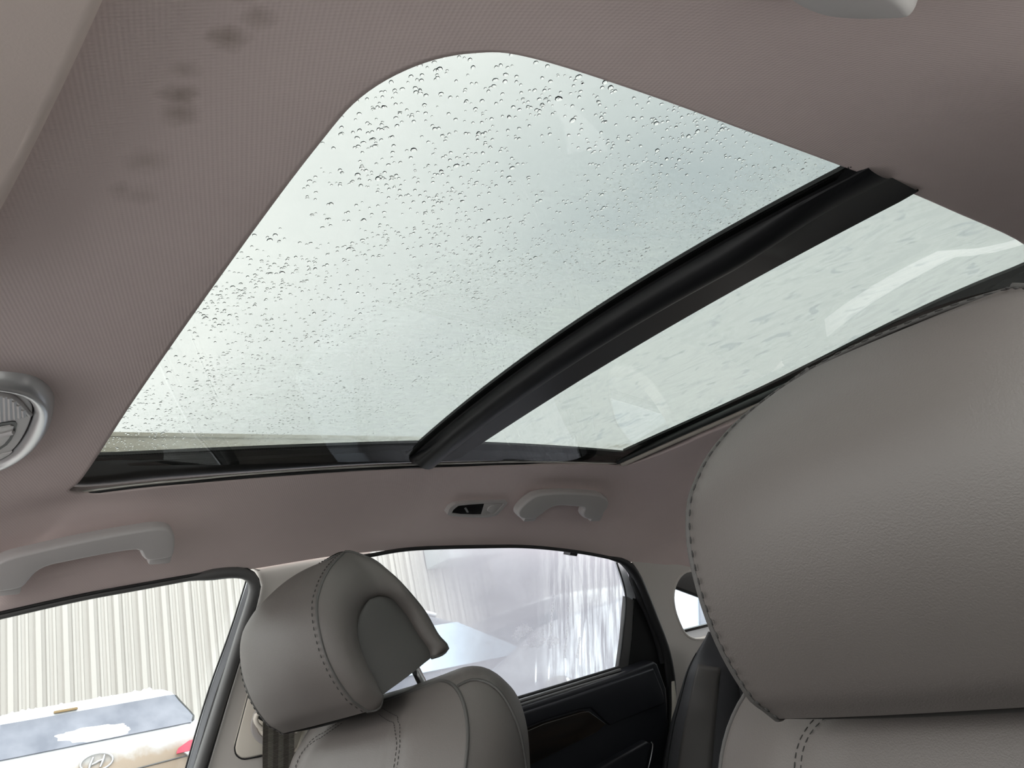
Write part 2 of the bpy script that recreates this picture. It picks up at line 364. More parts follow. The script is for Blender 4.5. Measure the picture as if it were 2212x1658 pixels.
OR_ = [(-0.12, 1.12, 1.27)] + [(0.125,1.2518,1.2746),(0.1789,1.2492,1.2824),(0.2688,1.2452,1.2944),(0.3454,1.2429,1.3013),(0.442,1.2405,1.3084),(0.5056,1.2401,1.3097),(0.6542,1.237,1.319),(0.8026,1.2367,1.3199),(0.9693,1.2387,1.3138),(1.1976,1.2469,1.2893),(1.3417,1.2573,1.2579),(1.4717,1.2639,1.2384),(1.5596,1.2675,1.2274)] + [(1.75, 1.19, 1.26), (1.95, 1.05, 1.30)]
LB = [(1.265, 0.66, 1.402), (1.289, 0.43, 1.404), (1.25, 0.29, 1.406)]
OB = [(2.0, 0.66, 1.33), (1.95, 0.25, 1.30), (1.6, 0.08, 1.27)]
LL = [(1.0876, 0.259, 1.407), (0.88, 0.2548, 1.407), (0.755, 0.2545, 1.407), (0.67, 0.2565, 1.407), (0.55, 0.260, 1.407), (0.4237, 0.2639, 1.407), (0.3243, 0.2709, 1.407), (0.2873, 0.2829, 1.407), (0.2602, 0.3067, 1.407), (0.2425, 0.3439, 1.407), (0.238, 0.3951, 1.407)]
OL = [(1.1, 0.05, 1.305), (0.88, 0.045, 1.312), (0.755, 0.045, 1.314), (0.67, 0.045, 1.315), (0.5, 0.045, 1.314), (0.35, 0.05, 1.31), (0.20, 0.055, 1.30), (0.05, 0.07, 1.29), (-0.12, 0.13, 1.29), (-0.13, 0.25, 1.33), (-0.13, 0.36, 1.345)]
LF = [(0.2362, 0.4914, 1.407), (0.2364, 0.6588, 1.407), (0.238, 0.849, 1.406), (0.238, 0.98, 1.400), (0.2335, 1.05, 1.392)]
OF = [(-0.13, 0.49, 1.355), (-0.13, 0.66, 1.36), (-0.13, 0.85, 1.355), (-0.13, 0.98, 1.34), (-0.13, 1.06, 1.31)]
SUB = 6
L_ = crp(LR + LB + LL + LF, SUB); O_ = crp(OR_ + OB + OL + OF, SUB)
ctr = V((0.7, 0.66, 0))
def outw(p):
    d = V((p.x - min(max(p.x, 0.36), 1.05), p.y - min(max(p.y, 0.40), 0.93), 0)); return d.normalized() if d.length > 1e-6 else V((0, 0, 0))
rows = [[p + outw(p) * 0.010 + V((0, 0, 0.013)) for p in L_], [p + outw(p) * 0.006 + V((0, 0, 0.0085)) for p in L_], [p + outw(p) * 0.002 + V((0, 0, 0.004)) for p in L_], L_]
for q in [0.012, 0.035, 0.08, 0.15, 0.22, 0.3, 0.38, 0.46, 0.54, 0.62, 0.7, 0.77, 0.84, 0.9, 0.95, 1.0]:
    r = []
    for a, b in zip(L_, O_):
        p = a.lerp(b, q); p.z = a.z - (a.z - b.z) * q ** 1.7 - 0.0025 * math.sin(min(q / 0.1, 1) * math.pi / 2)
        r.append(p)
    rows.append(r)
ceiling = struct(grid('ceiling', rows, M['headliner'], closed=True, sharp=0), 'taupe woven fabric headliner with a large cut-out for the glass roof', 'headliner')

# ------------------------------------------------------------------ right side of the cabin
NS = V((0, -1, -0.333)).normalized()      # inward normal of the door plane
def side_at(y0, z): return y0
door1 = thing('door_1', 'front passenger door with grey rubber seal round a clear window', 'car door', (0.3, 1.33, 1.0)); door1['kind'] = 'structure'
plate('window_pane', [(0.0758,1.2799,1.2802),(0.183,1.2772,1.2883),(0.3532,1.2704,1.3089),(0.4897,1.2679,1.3164),(0.5283,1.2689,1.3133),(0.5317,1.2767,1.2899),(0.4927,1.3146,1.1759),(0.4277,1.3696,1.011),(0.0866,1.3494,1.0715)], NS, 0.004, M['clear_glass'], door1)
tube('window_seal', cr([(0.1201,1.2492,1.2703),(0.1786,1.2469,1.2773),(0.2681,1.243,1.289),(0.3445,1.2408,1.2957),(0.4408,1.2381,1.3038),(0.4797,1.2379,1.3044),(0.5013,1.2394,1.2999),(0.5117,1.2427,1.2898),(0.5134,1.2476,1.2751),(0.5073,1.2549,1.2534),(0.4964,1.2653,1.222),(0.4718,1.2897,1.1487),(0.437,1.3237,1.0467),(0.4265,1.333,1.0188)], 60), [0.004] * 26 + [0.0055, 0.0075] + [0.0088] * 32, M['rubber'], door1, 10)
tube('seal_lip', cr([(0.1197,1.2461,1.2737),(0.1782,1.2437,1.2808),(0.2676,1.2399,1.2922),(0.3439,1.2377,1.299),(0.4401,1.2351,1.3066),(0.4803,1.2347,1.3078),(0.5033,1.2354,1.3059),(0.5152,1.2388,1.2956),(0.5206,1.2434,1.2819),(0.5172,1.2496,1.2631),(0.5049,1.2631,1.2226),(0.4801,1.2874,1.1496),(0.4463,1.322,1.0458),(0.437,1.3308,1.0193)], 60), 0.0025, M['rubber_black'], door1, 6)
plate('glass_channel', [(0.5097,1.2566,1.2961),(0.4844,1.2803,1.225),(0.4515,1.3081,1.1415),(0.42,1.3423,1.0387),(0.4122,1.3506,1.0139),(0.4353,1.3524,1.0084),(0.4398,1.3426,1.038),(0.4701,1.3091,1.1384),(0.4996,1.2822,1.2192),(0.5154,1.2657,1.2689),(0.5173,1.2602,1.2854)], NS, 0.006, M['steel_white'], door1, 0.001)
tube('channel_gasket', cr([(0.5074,1.2541,1.2978),(0.4823,1.2783,1.225),(0.4494,1.3065,1.1404),(0.4181,1.3402,1.039)], 20), 0.0014, M['rubber_black'], door1, 6)
tube('channel_gasket', cr([(0.5123,1.2607,1.2717),(0.4897,1.2817,1.2087),(0.4599,1.3068,1.1333),(0.4293,1.3391,1.0364)], 20), 0.0016, M['rubber_black'], door1, 6)
box('door_lower', (0.05, 1.37, 0.66), (1.15, 0.06, 0.66), M['navy'], door1, 0.02)

# B-pillar
trim1 = struct(plate('trim_1', [(0.5051,1.2406,1.3171),(0.5208,1.2455,1.3025),(0.5286,1.252,1.2831),(0.5252,1.2587,1.2627),(0.512,1.2725,1.2213),(0.4863,1.2972,1.1473),(0.4528,1.3316,1.0438),(0.4455,1.3423,1.0117),(0.5594,1.3619,0.9528),(0.6596,1.3658,0.9414),(0.6668,1.3208,1.0764),(0.689,1.2846,1.1851),(0.7173,1.2459,1.3013),(0.7217,1.2379,1.3253),(0.6556,1.2369,1.3282)], NS, 0.014, M['pillar'], None, 0.006, 4), 'pale grey plastic pillar trim between the front and rear doors', 'pillar trim')
plate('lower_cover', [(0.5231,1.2801,1.1761),(0.5127,1.2901,1.1459),(0.5046,1.2993,1.1183),(0.4967,1.3086,1.0905),(0.4901,1.3164,1.0672),(0.4889,1.3188,1.0599),(0.4911,1.3215,1.0519),(0.4976,1.3236,1.0455),(0.5061,1.3244,1.0431),(0.5306,1.3246,1.0424),(0.6324,1.3261,1.0379),(0.6465,1.3078,1.0929),(0.6558,1.2876,1.1534)], NS, 0.010, M['pillar_beige'], trim1, 0.0025, 3)
tube('cover_joint', cr([(0.5228,1.2828,1.1766),(0.5128,1.2929,1.1463),(0.5047,1.3021,1.1187),(0.4967,1.3114,1.0908),(0.4898,1.3192,1.0675),(0.4885,1.3216,1.0602),(0.4908,1.3245,1.0515),(0.498,1.3267,1.0447),(0.5072,1.3276,1.0421),(0.5318,1.3278,1.0414)], 40), 0.0011, M['rubber_black'], trim1, 6)
plate('pillar_edge', [(0.6017,1.3085,1.0803),(0.6112,1.3091,1.0786),(0.5953,1.3235,1.0352),(0.5837,1.3238,1.0343)], NS, 0.008, M['pillar_beige'], trim1, 0.002)

# C-pillar with the quarter window
def holed(name, outer, hole, nrm, depth, mat, parent=None, lip=0.004):
    N = V(nrm).normalized(); bm = bmesh.new(); es = []; loops = []
    for pts in (outer, hole):
        vs = [bm.verts.new(V(p)) for p in pts]; loops.append(vs)
        es += [bm.edges.new((vs[i], vs[(i + 1) % len(vs)])) for i in range(len(vs))]
    bmesh.ops.triangle_fill(bm, use_beauty=True, use_dissolve=False, edges=es, normal=N)
    for vs in loops:
        low = [bm.verts.new(v.co - N * depth) for v in vs]; m = len(vs)
        for i in range(m): bm.faces.new((vs[i], vs[(i + 1) % m], low[(i + 1) % m], low[i]))
    return finish(bm, name, mat, parent, 35)
CP = cr([(1.3644,1.2573,1.252),(1.3938,1.2713,1.2099),(1.419,1.2857,1.1667),(1.4388,1.2976,1.1312),(1.4631,1.3122,1.0872),(1.4801,1.3241,1.0514),(1.4903,1.3393,1.0058),(1.4931,1.3512,0.97),(1.4834,1.3715,0.9092),(1.4622,1.395,0.8385),(1.4522,1.4188,0.7669)], 30)
QH = cr([(1.5601,1.2687,1.2179),(1.5347,1.2699,1.2141),(1.5143,1.274,1.202),(1.502,1.2792,1.1864),(1.4961,1.2858,1.1664),(1.501,1.2951,1.1386),(1.5141,1.304,1.1117),(1.5292,1.3111,1.0904),(1.5499,1.3159,1.0759),(1.578,1.3185,1.0683),(1.635,1.3189,1.067),(1.6991,1.3134,1.0835),(1.7297,1.3007,1.1217),(1.7234,1.2865,1.1643),(1.6794,1.2765,1.1945),(1.6181,1.2706,1.2121)], 48, True)
trim2 = struct(holed('trim_2', [tuple(p) for p in CP] + [(1.7911,1.4456,0.6867),(2.2706,1.3967,0.8334),(2.6217,1.2836,1.1732),(2.3246,1.2428,1.2956),(1.8006,1.242,1.298),(1.5575,1.2642,1.2312),(1.4695,1.2618,1.2386),(1.3988,1.2572,1.2522)], QH, NS, 0.02, M['pillar']), 'warm grey rear pillar trim with a small rounded quarter window', 'pillar trim')
tube('trim_edge', CP, 0.004, M['pillar'], trim2, 8)
tube('window_rim', QH, 0.003, M['pillar'], trim2, 8, True)
win3 = thing('window_3', 'small quarter window in the rear pillar beside the big headrest', 'window', (1.5, 1.3, 1.1)); win3['kind'] = 'structure'
plate('window_pane', [(1.5137,1.3052,1.2494),(1.8987,1.3151,1.2197),(1.8821,1.3834,1.0145),(1.5202,1.3669,1.064)], NS, 0.004, M['clear_glass'], win3)
plate('upper_frame', [(1.5049,1.2934,1.2397),(1.8779,1.3007,1.2178),(1.8675,1.3437,1.0888),(1.5352,1.3086,1.194)], NS, 0.01, M['rubber'], win3, 0.002)
plate('upper_gasket', [(1.5226,1.3039,1.1963),(1.862,1.3397,1.0887),(1.8615,1.3419,1.0821),(1.5223,1.3055,1.1914)], NS, 0.008, M['black'], win3)
plate('lower_frame', [(1.5461,1.3426,1.0918),(1.8681,1.3411,1.0964),(1.8615,1.3683,1.0149),(1.5446,1.3512,1.0662)], NS, 0.01, M['steel_white'], win3, 0.002)
plate('lower_gasket', [(1.5417,1.3377,1.0947),(1.863,1.3353,1.1017),(1.8625,1.3375,1.0952),(1.5414,1.3397,1.0888)], NS, 0.008, M['black'], win3)

# rear door
door2 = thing('door_2', 'rear passenger door with fogged window above a dark panel with wood trim', 'car door', (1.1, 1.35, 1.0)); door2['kind'] = 'structure'
RG = [(0.6376,1.2633,1.3302),(0.8207,1.2634,1.3299),(0.9913,1.2654,1.3239),(1.1672,1.2702,1.3093),(1.3446,1.281,1.277),(1.3822,1.2879,1.2561),(1.397,1.3123,1.183),(1.3665,1.3628,1.0314),(0.9931,1.3697,1.0107),(0.6412,1.3773,0.9877)]
pane = plate('window_pane', RG, NS, 0.004, M['clear_glass'], door2)
film_o = plate('fog_film', [tuple(V(p) + NS * 0.0004) for p in RG], NS, 0.0001, M['film_door'], pane); film_o['kind'] = 'stuff'
def ice_blob(name, pts, seed):
    rr = random.Random(seed); P = cr(pts, 60, True); c = sum(P, V()) / len(P)
    Q = [p + (p - c) * rr.uniform(-0.28, 0.12) for p in P]
    o = grid(name, [[c.lerp(p, k / 4) + NS * 0.0012 * (1 - (k / 4) ** 2) for p in Q] for k in range(5)], M['ice'], pane, closed=True, sharp=0); o['kind'] = 'stuff'
ice_blob('ice_patch', [(1.0452,1.3231,1.1446),(1.0536,1.3184,1.1586),(1.0727,1.3153,1.168),(1.093,1.3172,1.1622),(1.1062,1.3206,1.152),(1.0867,1.3221,1.1477),(1.0626,1.325,1.139)], 1)
ice_blob('ice_patch', [(1.0766,1.3289,1.127),(1.0986,1.3237,1.1427),(1.1208,1.3218,1.1485),(1.1354,1.3253,1.138),(1.1301,1.3296,1.1249),(1.1078,1.3315,1.1194)], 2)
ice_blob('ice_patch', [(1.1351,1.3298,1.1243),(1.1454,1.3257,1.1368),(1.1655,1.3277,1.1307),(1.1703,1.3314,1.1196),(1.1499,1.3322,1.1171)], 3)
for k_, (a_, b_) in enumerate(([(1.1577,1.3,1.2139),(1.1435,1.3337,1.1128)], [(1.1985,1.3067,1.1938),(1.1896,1.3323,1.117)], [(1.2293,1.3302,1.1234),(1.2187,1.343,1.0848)], [(1.1883,1.3322,1.1172),(1.1849,1.3414,1.0896)])):
    P = even([a_, b_], 14); rr = random.Random(k_)
    o = tube('ice_streak', [p + V((rr.uniform(-0.0006, 0.0006), 0, 0)) for p in P], [0.0022 + 0.0012 * rr.random() for _ in P], M['ice'], pane, 6, flat=0.3, up=NS)
tube('window_seal', cr([(0.6855,1.2359,1.3104),(0.71,1.2356,1.3112),(0.8001,1.234,1.3161),(0.9663,1.2364,1.3089),(1.0753,1.239,1.3009),(1.1939,1.2446,1.2841),(1.2965,1.2513,1.2641),(1.3389,1.2554,1.2516),(1.37,1.2641,1.2257),(1.3979,1.279,1.1807),(1.4258,1.2958,1.1304),(1.4526,1.3127,1.0796),(1.469,1.3277,1.0345),(1.4774,1.344,0.9857),(1.4759,1.3628,0.9292),(1.4636,1.3808,0.8753),(1.4468,1.3981,0.8232),(1.4353,1.4125,0.7799)], 70), [0.0035] * 36 + [0.005, 0.0065, 0.008] + [0.0105] * 31, M['rubber_black'], door2, 10)
tube('inner_seal', cr([(1.3298,1.2613,1.2579),(1.3608,1.27,1.232),(1.3896,1.2878,1.1785),(1.4164,1.3014,1.1377),(1.4444,1.3199,1.082),(1.4592,1.3349,1.0371)], 30), [0.004] * 6 + [0.0075] * 24, M['rubber_black'], door2, 8)
plate('door_frame', [(1.3335,1.275,1.259),(1.3465,1.2763,1.2552),(1.3609,1.2782,1.2493),(1.3772,1.2894,1.2157),(1.3947,1.3042,1.1713),(1.3641,1.2991,1.1867),(1.3495,1.287,1.2229)], NS, 0.006, M['steel_white'], door2, 0.001)
plate('divider_bar', [(1.36,1.2955,1.1854),(1.3891,1.2999,1.172),(1.3844,1.3127,1.1339),(1.3637,1.3446,1.0378),(1.3292,1.3429,1.0431),(1.3447,1.3234,1.1015)], NS, 0.012, M['rubber'], door2, 0.003)
tube('divider_gasket', cr([(1.329,1.2696,1.257),(1.3551,1.2932,1.1864),(1.343,1.3184,1.1106),(1.3258,1.3411,1.0424)], 20), 0.002, M['rubber_black'], door2, 6)
plate('corner_panel', [(1.3829,1.2957,1.1789),(1.411,1.2992,1.1684),(1.4543,1.3199,1.106),(1.4823,1.342,1.0398),(1.489,1.3503,1.0147),(1.3557,1.3442,1.0332),(1.3717,1.3227,1.0976)], NS, 0.01, M['black_matt'], door2)
for u_ in (0, 1):
    plate('glass_clip', ([(0.7998,1.2341,1.3186),(0.8191,1.2343,1.3181),(0.821,1.2359,1.3134),(0.8017,1.2357,1.3139)], [(1.1805,1.2449,1.2862),(1.2013,1.2463,1.2821),(1.1971,1.2486,1.2753),(1.1777,1.2472,1.2793)])[u_], NS, 0.02, M['black'], door2)
dp = plate('door_panel', [(0.8777,1.3174,1.0116),(0.9745,1.316,1.0156),(1.1643,1.3127,1.0256),(1.2945,1.3104,1.0325),(1.405,1.3072,1.0421),(1.4153,1.3093,1.0359),(1.4416,1.327,0.9826),(1.445,1.3538,0.9023),(1.4242,1.3783,0.8287),(1.4105,1.4078,0.7401),(1.2287,1.4315,0.6689),(0.8753,1.3972,0.7719)], NS, 0.03, M['navy'], door2, 0.005)
plate('upper_pad', [(0.8735,1.3153,0.9999),(0.9741,1.3133,1.0057),(1.1586,1.3103,1.0149),(1.395,1.3053,1.0298),(1.4227,1.3212,0.9822),(1.4288,1.3304,0.9544),(1.2588,1.3341,0.9434),(1.2074,1.3204,0.9845),(1.1779,1.3192,0.988),(1.0775,1.32,0.9857),(0.9932,1.3228,0.9772),(0.8731,1.328,0.9616)], NS, 0.01, M['navy'], door2, 0.004)
plate('wood_trim', [(0.8717,1.3284,0.9544),(0.9916,1.3226,0.9719),(1.0757,1.3196,0.981),(1.1759,1.3188,0.9831),(1.1976,1.3199,0.9801),(1.2437,1.3301,0.9494),(1.2168,1.334,0.9375),(1.1256,1.3379,0.9258),(1.0338,1.3416,0.9148),(0.9266,1.3461,0.9013),(0.8711,1.3491,0.8923)], NS, 0.008, M['wood'], door2, 0.002)
plate('armrest', [(1.0943,1.3537,0.8483),(1.2102,1.346,0.8716),(1.3562,1.339,0.8927),(1.3675,1.3412,0.886),(1.3508,1.3565,0.84),(1.3236,1.377,0.7784),(1.0926,1.3741,0.7871)], NS, 0.02, M['navy'], door2, 0.006)
tube('chrome_strip', cr([(1.3655,1.338,0.8897),(1.3696,1.34,0.8836),(1.3643,1.3461,0.8652),(1.353,1.3541,0.8411),(1.3342,1.3658,0.8061)], 16), 0.0012, M['silver'], door2, 6)
tube('belt_seal', cr([(0.8899,1.3318,1.0224),(0.9805,1.3303,1.0267),(1.1303,1.3281,1.0336),(1.3156,1.3251,1.0425)], 12), 0.0034, M['rubber'], door2, 8)
tube('belt_seal', cr([(0.8844,1.3262,1.015),(0.9777,1.3246,1.0201),(1.1233,1.3222,1.027),(1.33,1.3194,1.0356)], 12), 0.003, M['rubber'], door2, 8)
tube('glass_gasket', cr([(0.898,1.3418,1.0282),(0.9862,1.3401,1.0335),(1.1408,1.3379,1.0402),(1.3249,1.3351,1.0483)], 12), 0.003, M['rubber_black'], door2, 8)
box('door_lower', (1.05, 1.40, 0.62), (0.95, 0.05, 0.60), M['navy'], door2, 0.02)

plate('seal_backing', [(1.3778,1.2875,1.2574),(1.4119,1.2929,1.2413),(1.4493,1.3124,1.1825),(1.4987,1.342,1.0939),(1.5273,1.3661,1.0213),(1.5164,1.3728,1.0014),(1.3663,1.3637,1.0286),(1.3959,1.3313,1.1259),(1.4056,1.3158,1.1725),(1.3982,1.3034,1.2097)], NS, 0.01, M['black_matt'], door2)
plate('door_edge', [(1.429,1.347,1.0487),(1.52,1.3514,1.0355),(1.5257,1.376,0.9616),(1.5155,1.3979,0.8958),(1.4887,1.4434,0.7593),(1.3845,1.4472,0.7479)], NS, 0.01, M['black_matt'], door2)
# sill trim between the door and the rear seat
trim3 = struct(tube('trim_3', cr([(1.4737,1.333,0.9947),(1.4758,1.3488,0.9471),(1.4722,1.3611,0.9102),(1.4552,1.3786,0.8577),(1.4441,1.3901,0.8232),(1.4292,1.4072,0.7719)], 24), [0.004 + 0.004 * min(i / 8, 1) for i in range(24)], M['pillar_beige'], None, 10), 'narrow beige sill trim between the rear door and the rear seat', 'sill trim')
# seat belt on the B-pillar
belt = thing('seat_belt', 'dark brown ribbed seat belt hanging from a round guide on the door pillar', 'seat belt', (0.52, 1.29, 1.03))
BL = [(0.5202,1.2829,1.0911),(0.5201,1.2886,1.074),(0.5202,1.297,1.0488),(0.5207,1.3054,1.0237),(0.5213,1.3179,0.9861)]
BR = [(0.5703,1.2856,1.0831),(0.5698,1.2918,1.0644),(0.5694,1.3003,1.0387),(0.569,1.3089,1.0131),(0.5688,1.3216,0.9749)]
grid('webbing', [[V(a).lerp(V(b), k / 12) for k in range(13)] for a, b in zip([V(p) for p in cr(BL, 12)], [V(p) for p in cr(BR, 12)])], M['belt'], belt, thick=0.0016)
gc = V([(0.5446,1.3082,1.0871)][0]); eu = V((1, 0, 0)); ev = NS.cross(eu).normalized()
def disc_ring(r, off, sx=1.0, sy=1.0, n_=40): return [gc + NS * off + eu * math.cos(2 * math.pi * i / n_) * r * sx + ev * math.sin(2 * math.pi * i / n_) * r * sy for i in range(n_)]
grid('guide_recess', [disc_ring(0.0345, 0.001), disc_ring(0.034, 0.004), disc_ring(0.031, 0.0045), disc_ring(0.026, 0.0025), disc_ring(0.0255, 0.0), disc_ring(0.001, -0.0)], M['handle'], belt, closed=True)
grid('guide_cover', [disc_ring(0.0245, -0.002), disc_ring(0.0245, 0.012), disc_ring(0.023, 0.016), disc_ring(0.018, 0.0185), disc_ring(0.001, 0.0195)], M['pillar_beige'], belt, closed=True)
tube('guide_loop', cr([(0.5751,1.2884,1.0866),(0.5451,1.2862,1.0933),(0.5245,1.2843,1.099),(0.5145,1.2837,1.1008),(0.5103,1.2855,1.0952),(0.5126,1.2882,1.0872),(0.5206,1.2908,1.0794),(0.5454,1.2941,1.0695),(0.5754,1.296,1.0637)], 30), 0.0038, M['pillar_beige'], belt, 8)
plate('guide_slot', [(0.5142,1.2819,1.0986),(0.5193,1.2826,1.0965),(0.5237,1.2846,1.0906),(0.574,1.2872,1.0826),(0.5741,1.2892,1.0767),(0.5209,1.2854,1.0879),(0.5151,1.284,1.0922)], NS, 0.004, M['black_matt'], belt)

# rest of the shell (outside the frame): floor, left side, ends
struct(box('floor', (1.0, 0.66, 0.30), (2.9, 1.5, 0.04), M['carpet']), 'dark carpeted car floor', 'floor')
struct(box('wall_front', (-0.42, 0.66, 0.62), (0.5, 1.42, 0.62), M['dash'], bev=0.08), 'dark dashboard below the windscreen', 'dashboard')
struct(box('bounce_bonnet', (-1.45, 0.66, 0.86), (1.5, 1.5, 0.12), M['snow'], bev=0.05, rot=Matrix.Rotation(-0.06, 3, 'Y')), 'unseen bonnet ahead of the windscreen, snow added to bounce light onto the headliner', 'bonnet')  # unseen snowy bonnet added to reflect sky light up onto the headliner
struct(box('wall_rear', (2.02, 0.66, 0.66), (0.5, 1.36, 0.70), M['carpet'], bev=0.03), 'rear parcel shelf behind the back seat', 'parcel shelf')
wl = struct(box('wall_left', (1.15, -0.06, 0.65), (0.95, 0.06, 0.66), M['navy'], bev=0.02), 'dark rear door on the driver side', 'car door')
door3 = thing('door_3', 'unseen driver door beside the camera, closed to cut light from the left', 'car door', (0.1, -0.06, 0.9)); door3['kind'] = 'structure'  # door added shut, out of view, to hold back ground light from the left
box('door_lower', (0.02, -0.08, 0.65), (1.24, 0.06, 0.66), M['navy'], door3, 0.02)
plate('window_pane', [(-0.50, -0.065, 0.97), (0.64, -0.065, 0.97), (0.60, 0.03, 1.30), (-0.05, 0.03, 1.30), (-0.20, 0.02, 1.24)], (0, 1, -0.3), 0.004, M['clear_glass'], door3)
plate('pillar', [(0.72, -0.03, 0.95), (0.60, 0.05, 1.30), (0.72, 0.05, 1.31), (0.84, -0.03, 0.95)], (0, 1, -0.3), 0.03, M['pillar'], wl)
plate('rear_pillar', [(1.55, -0.03, 0.95), (1.35, 0.06, 1.28), (1.75, 0.1, 1.27), (1.95, 0.0, 0.95)], (0, 1, -0.3), 0.03, M['pillar'], wl)
plate('windscreen_pillar', [(-0.55, 1.30, 0.92), (-0.10, 1.14, 1.28), (-0.14, 1.10, 1.31), (-0.62, 1.26, 0.92)], (0.4, -1, 0), 0.04, M['pillar'], door1)

win4 = struct(plate('window_4', [(-0.02 + 1.62 * 0 + 0.62, -0.05, 0.97), (1.62, -0.05, 0.97), (1.52, 0.035, 1.29), (0.66, 0.035, 1.31)], (0, 1, -0.3), 0.004, M['dark_glass']), 'unseen rear window on the driver side, tint added to dim the rear cabin', 'window')
win5 = struct(plate('window_5', [(2.35, 0.05, 1.0), (2.35, 1.25, 1.0), (1.98, 1.10, 1.33), (1.98, 0.20, 1.33)], (-0.6, 0, -0.4), 0.004, M['dark_glass']), 'unseen rear screen above the parcel shelf, tint added to dim the rear cabin', 'window')

# ------------------------------------------------------------------ sunroof
sun = thing('sunroof', 'two-pane panoramic glass sunroof set in a black frame above the cabin', 'sunroof', (0.7, 0.66, 1.42))
def yfr(x): return 1.0106 - 0.0274 * min((x - 0.239) / 0.44, 1) if x < 0.68 else 0.9832 + 0.021 * max(0, (x - 0.70) / 0.434) ** 1.6
def pane_rows(x0, x1, y0, y1, off=0.0, nx=14, ny=20):
    return [[V((lerp(x0, x1, i / nx), lerp(y0, y1 if not callable(y1) else y1(lerp(x0, x1, i / nx)), j / ny), roofz(lerp(x0, x1, i / nx), lerp(y0, y1 if not callable(y1) else y1(lerp(x0, x1, i / nx)), j / ny)) + off)) for j in range(ny + 1)] for i in range(nx + 1)]
gf = grid('front_glass', pane_rows(0.20, 0.70, 0.235, 1.04, 0.001), M['sunroof_glass'], sun, thick=0.004)
gr = grid('rear_glass', pane_rows(0.74, 1.24, 0.235, 1.04, 0.001), M['sunroof_glass'], sun, thick=0.004)
ff = grid('dirt_haze', pane_rows(0.205, 0.69, 0.24, 1.035, 0.007), M['film_front'], gf); ff['kind'] = 'stuff'
fr_ = grid('frost', pane_rows(0.75, 1.235, 0.24, 1.035, 0.007), M['film_rear'], gr); fr_['kind'] = 'stuff'
# black frame from the edge of the glass to the lip of the headliner
def inner_pt(p):
    x = min(max(p.x, 0.222), 1.16); y = min(max(p.y, 0.242), yfr(x))
    if p.x > 1.10 and p.y < 1.02:
        x = 1.139 + 0.08 * math.sin(min(max((1.0018 - p.y) / 0.32, 0), 1) * math.pi / 2) - 0.045 * sstep((0.66 - p.y) / 0.38)
        y = min(max(p.y, 0.242), 1.0)
    return V((x, y, roofz(x, y)))
I_ = [inner_pt(p) for p in L_]
out1 = [p + outw(p) * 0.03 + V((0, 0, 0.013)) for p in L_]
rows = [[p + V((0, 0, 0.004)) for p in I_], I_, [p.lerp(q, 0.18) + V((0, 0, -0.003)) for p, q in zip(I_, out1)], [p.lerp(q, 0.2) + V((0, 0, -0.0015)) for p, q in zip(I_, out1)], [p.lerp(q, 0.6) for p, q in zip(I_, out1)], out1, [p + V((0, 0, 0.02)) for p in out1]]
grid('frame', rows, M['frame'], sun, closed=True, sharp=30)
tube('drip_rail', cr([(0.2371,1.0986,1.393),(0.3028,1.0793,1.395),(0.3668,1.0717,1.398),(0.435,1.063,1.401),(0.5367,1.0571,1.405),(0.6494,1.0526,1.408),(0.7645,1.0502,1.41),(0.9457,1.0445,1.41),(1.171,1.0494,1.407)], 60), 0.0016, M['alu'], sun, 6)
tube('rail_gasket', cr([(0.2425,1.0995,1.391),(0.3039,1.0839,1.394),(0.3678,1.0755,1.396),(0.4371,1.0691,1.399),(0.5379,1.0607,1.402),(0.65,1.0547,1.405),(0.7678,1.0559,1.408),(0.9504,1.0511,1.408),(1.1713,1.0504,1.405)], 60), 0.0022, M['rubber_black'], sun, 6)
# crossbar: a round tube hanging in front of a flat plate, both following the crown of the roof
def barrow(y):
    z = roofz(0.70, y); zz = z - 0.002; k_ = lerp(0.35, 1.0, sstep((y - 0.27) / 0.16)); e = 0.785 + 0.024 * (1 - ((y - 0.60) / 0.36) ** 2)
    prof = [(0.678, zz + 0.004), (0.678, zz), (0.690, zz - 0.001), (0.6925, zz - 0.003)]
    for k in range(9):
        a = math.pi * (1.0 + k / 8 * 0.85); prof.append((0.7135 + 0.021 * math.cos(a), zz - 0.006 * k_ + 0.021 * math.sin(a) * 0.85 * k_))
    prof += [(0.738, zz - 0.010 * k_), (e, z - 0.0085), (e + 0.002, z - 0.007), (e + 0.002, z + 0.004)]
    return [V((a, y, b)) for a, b in prof]
ys = [lerp(0.246, 1.02, i / 40) for i in range(41)]
bar = grid('crossbar', [barrow(y) for y in ys], M['black'], sun, sharp=30)
tube('crossbar_foot', [V((0.712, 0.955, 1.4115)), V((0.712, 0.985, 1.4095)), V((0.713, 1.01, 1.4095)), V((0.715, 1.025, 1.4115)), V((0.716, 1.032, 1.416))], [0.019, 0.0205, 0.024, 0.027, 0.020], M['black'], bar, 16, flat=0.5)
# beige shade bar along the rear lip, with a dark edge above
rp = cr([(1.179,1.0452,1.405),(1.1806,1.0212,1.405),(1.1965,0.9205,1.407),(1.213,0.8296,1.409)] + [(1.228, 0.67, 1.409), (1.247, 0.48, 1.409), (1.262, 0.34, 1.409)], 40)
tube('shade_bar', rp, 0.0068, M['shade'], sun, 10, flat=0.8)
tube('shade_edge', [p + V((-0.012, 0.0, 0.005)) for p in rp], 0.006, M['frame'], sun, 8)
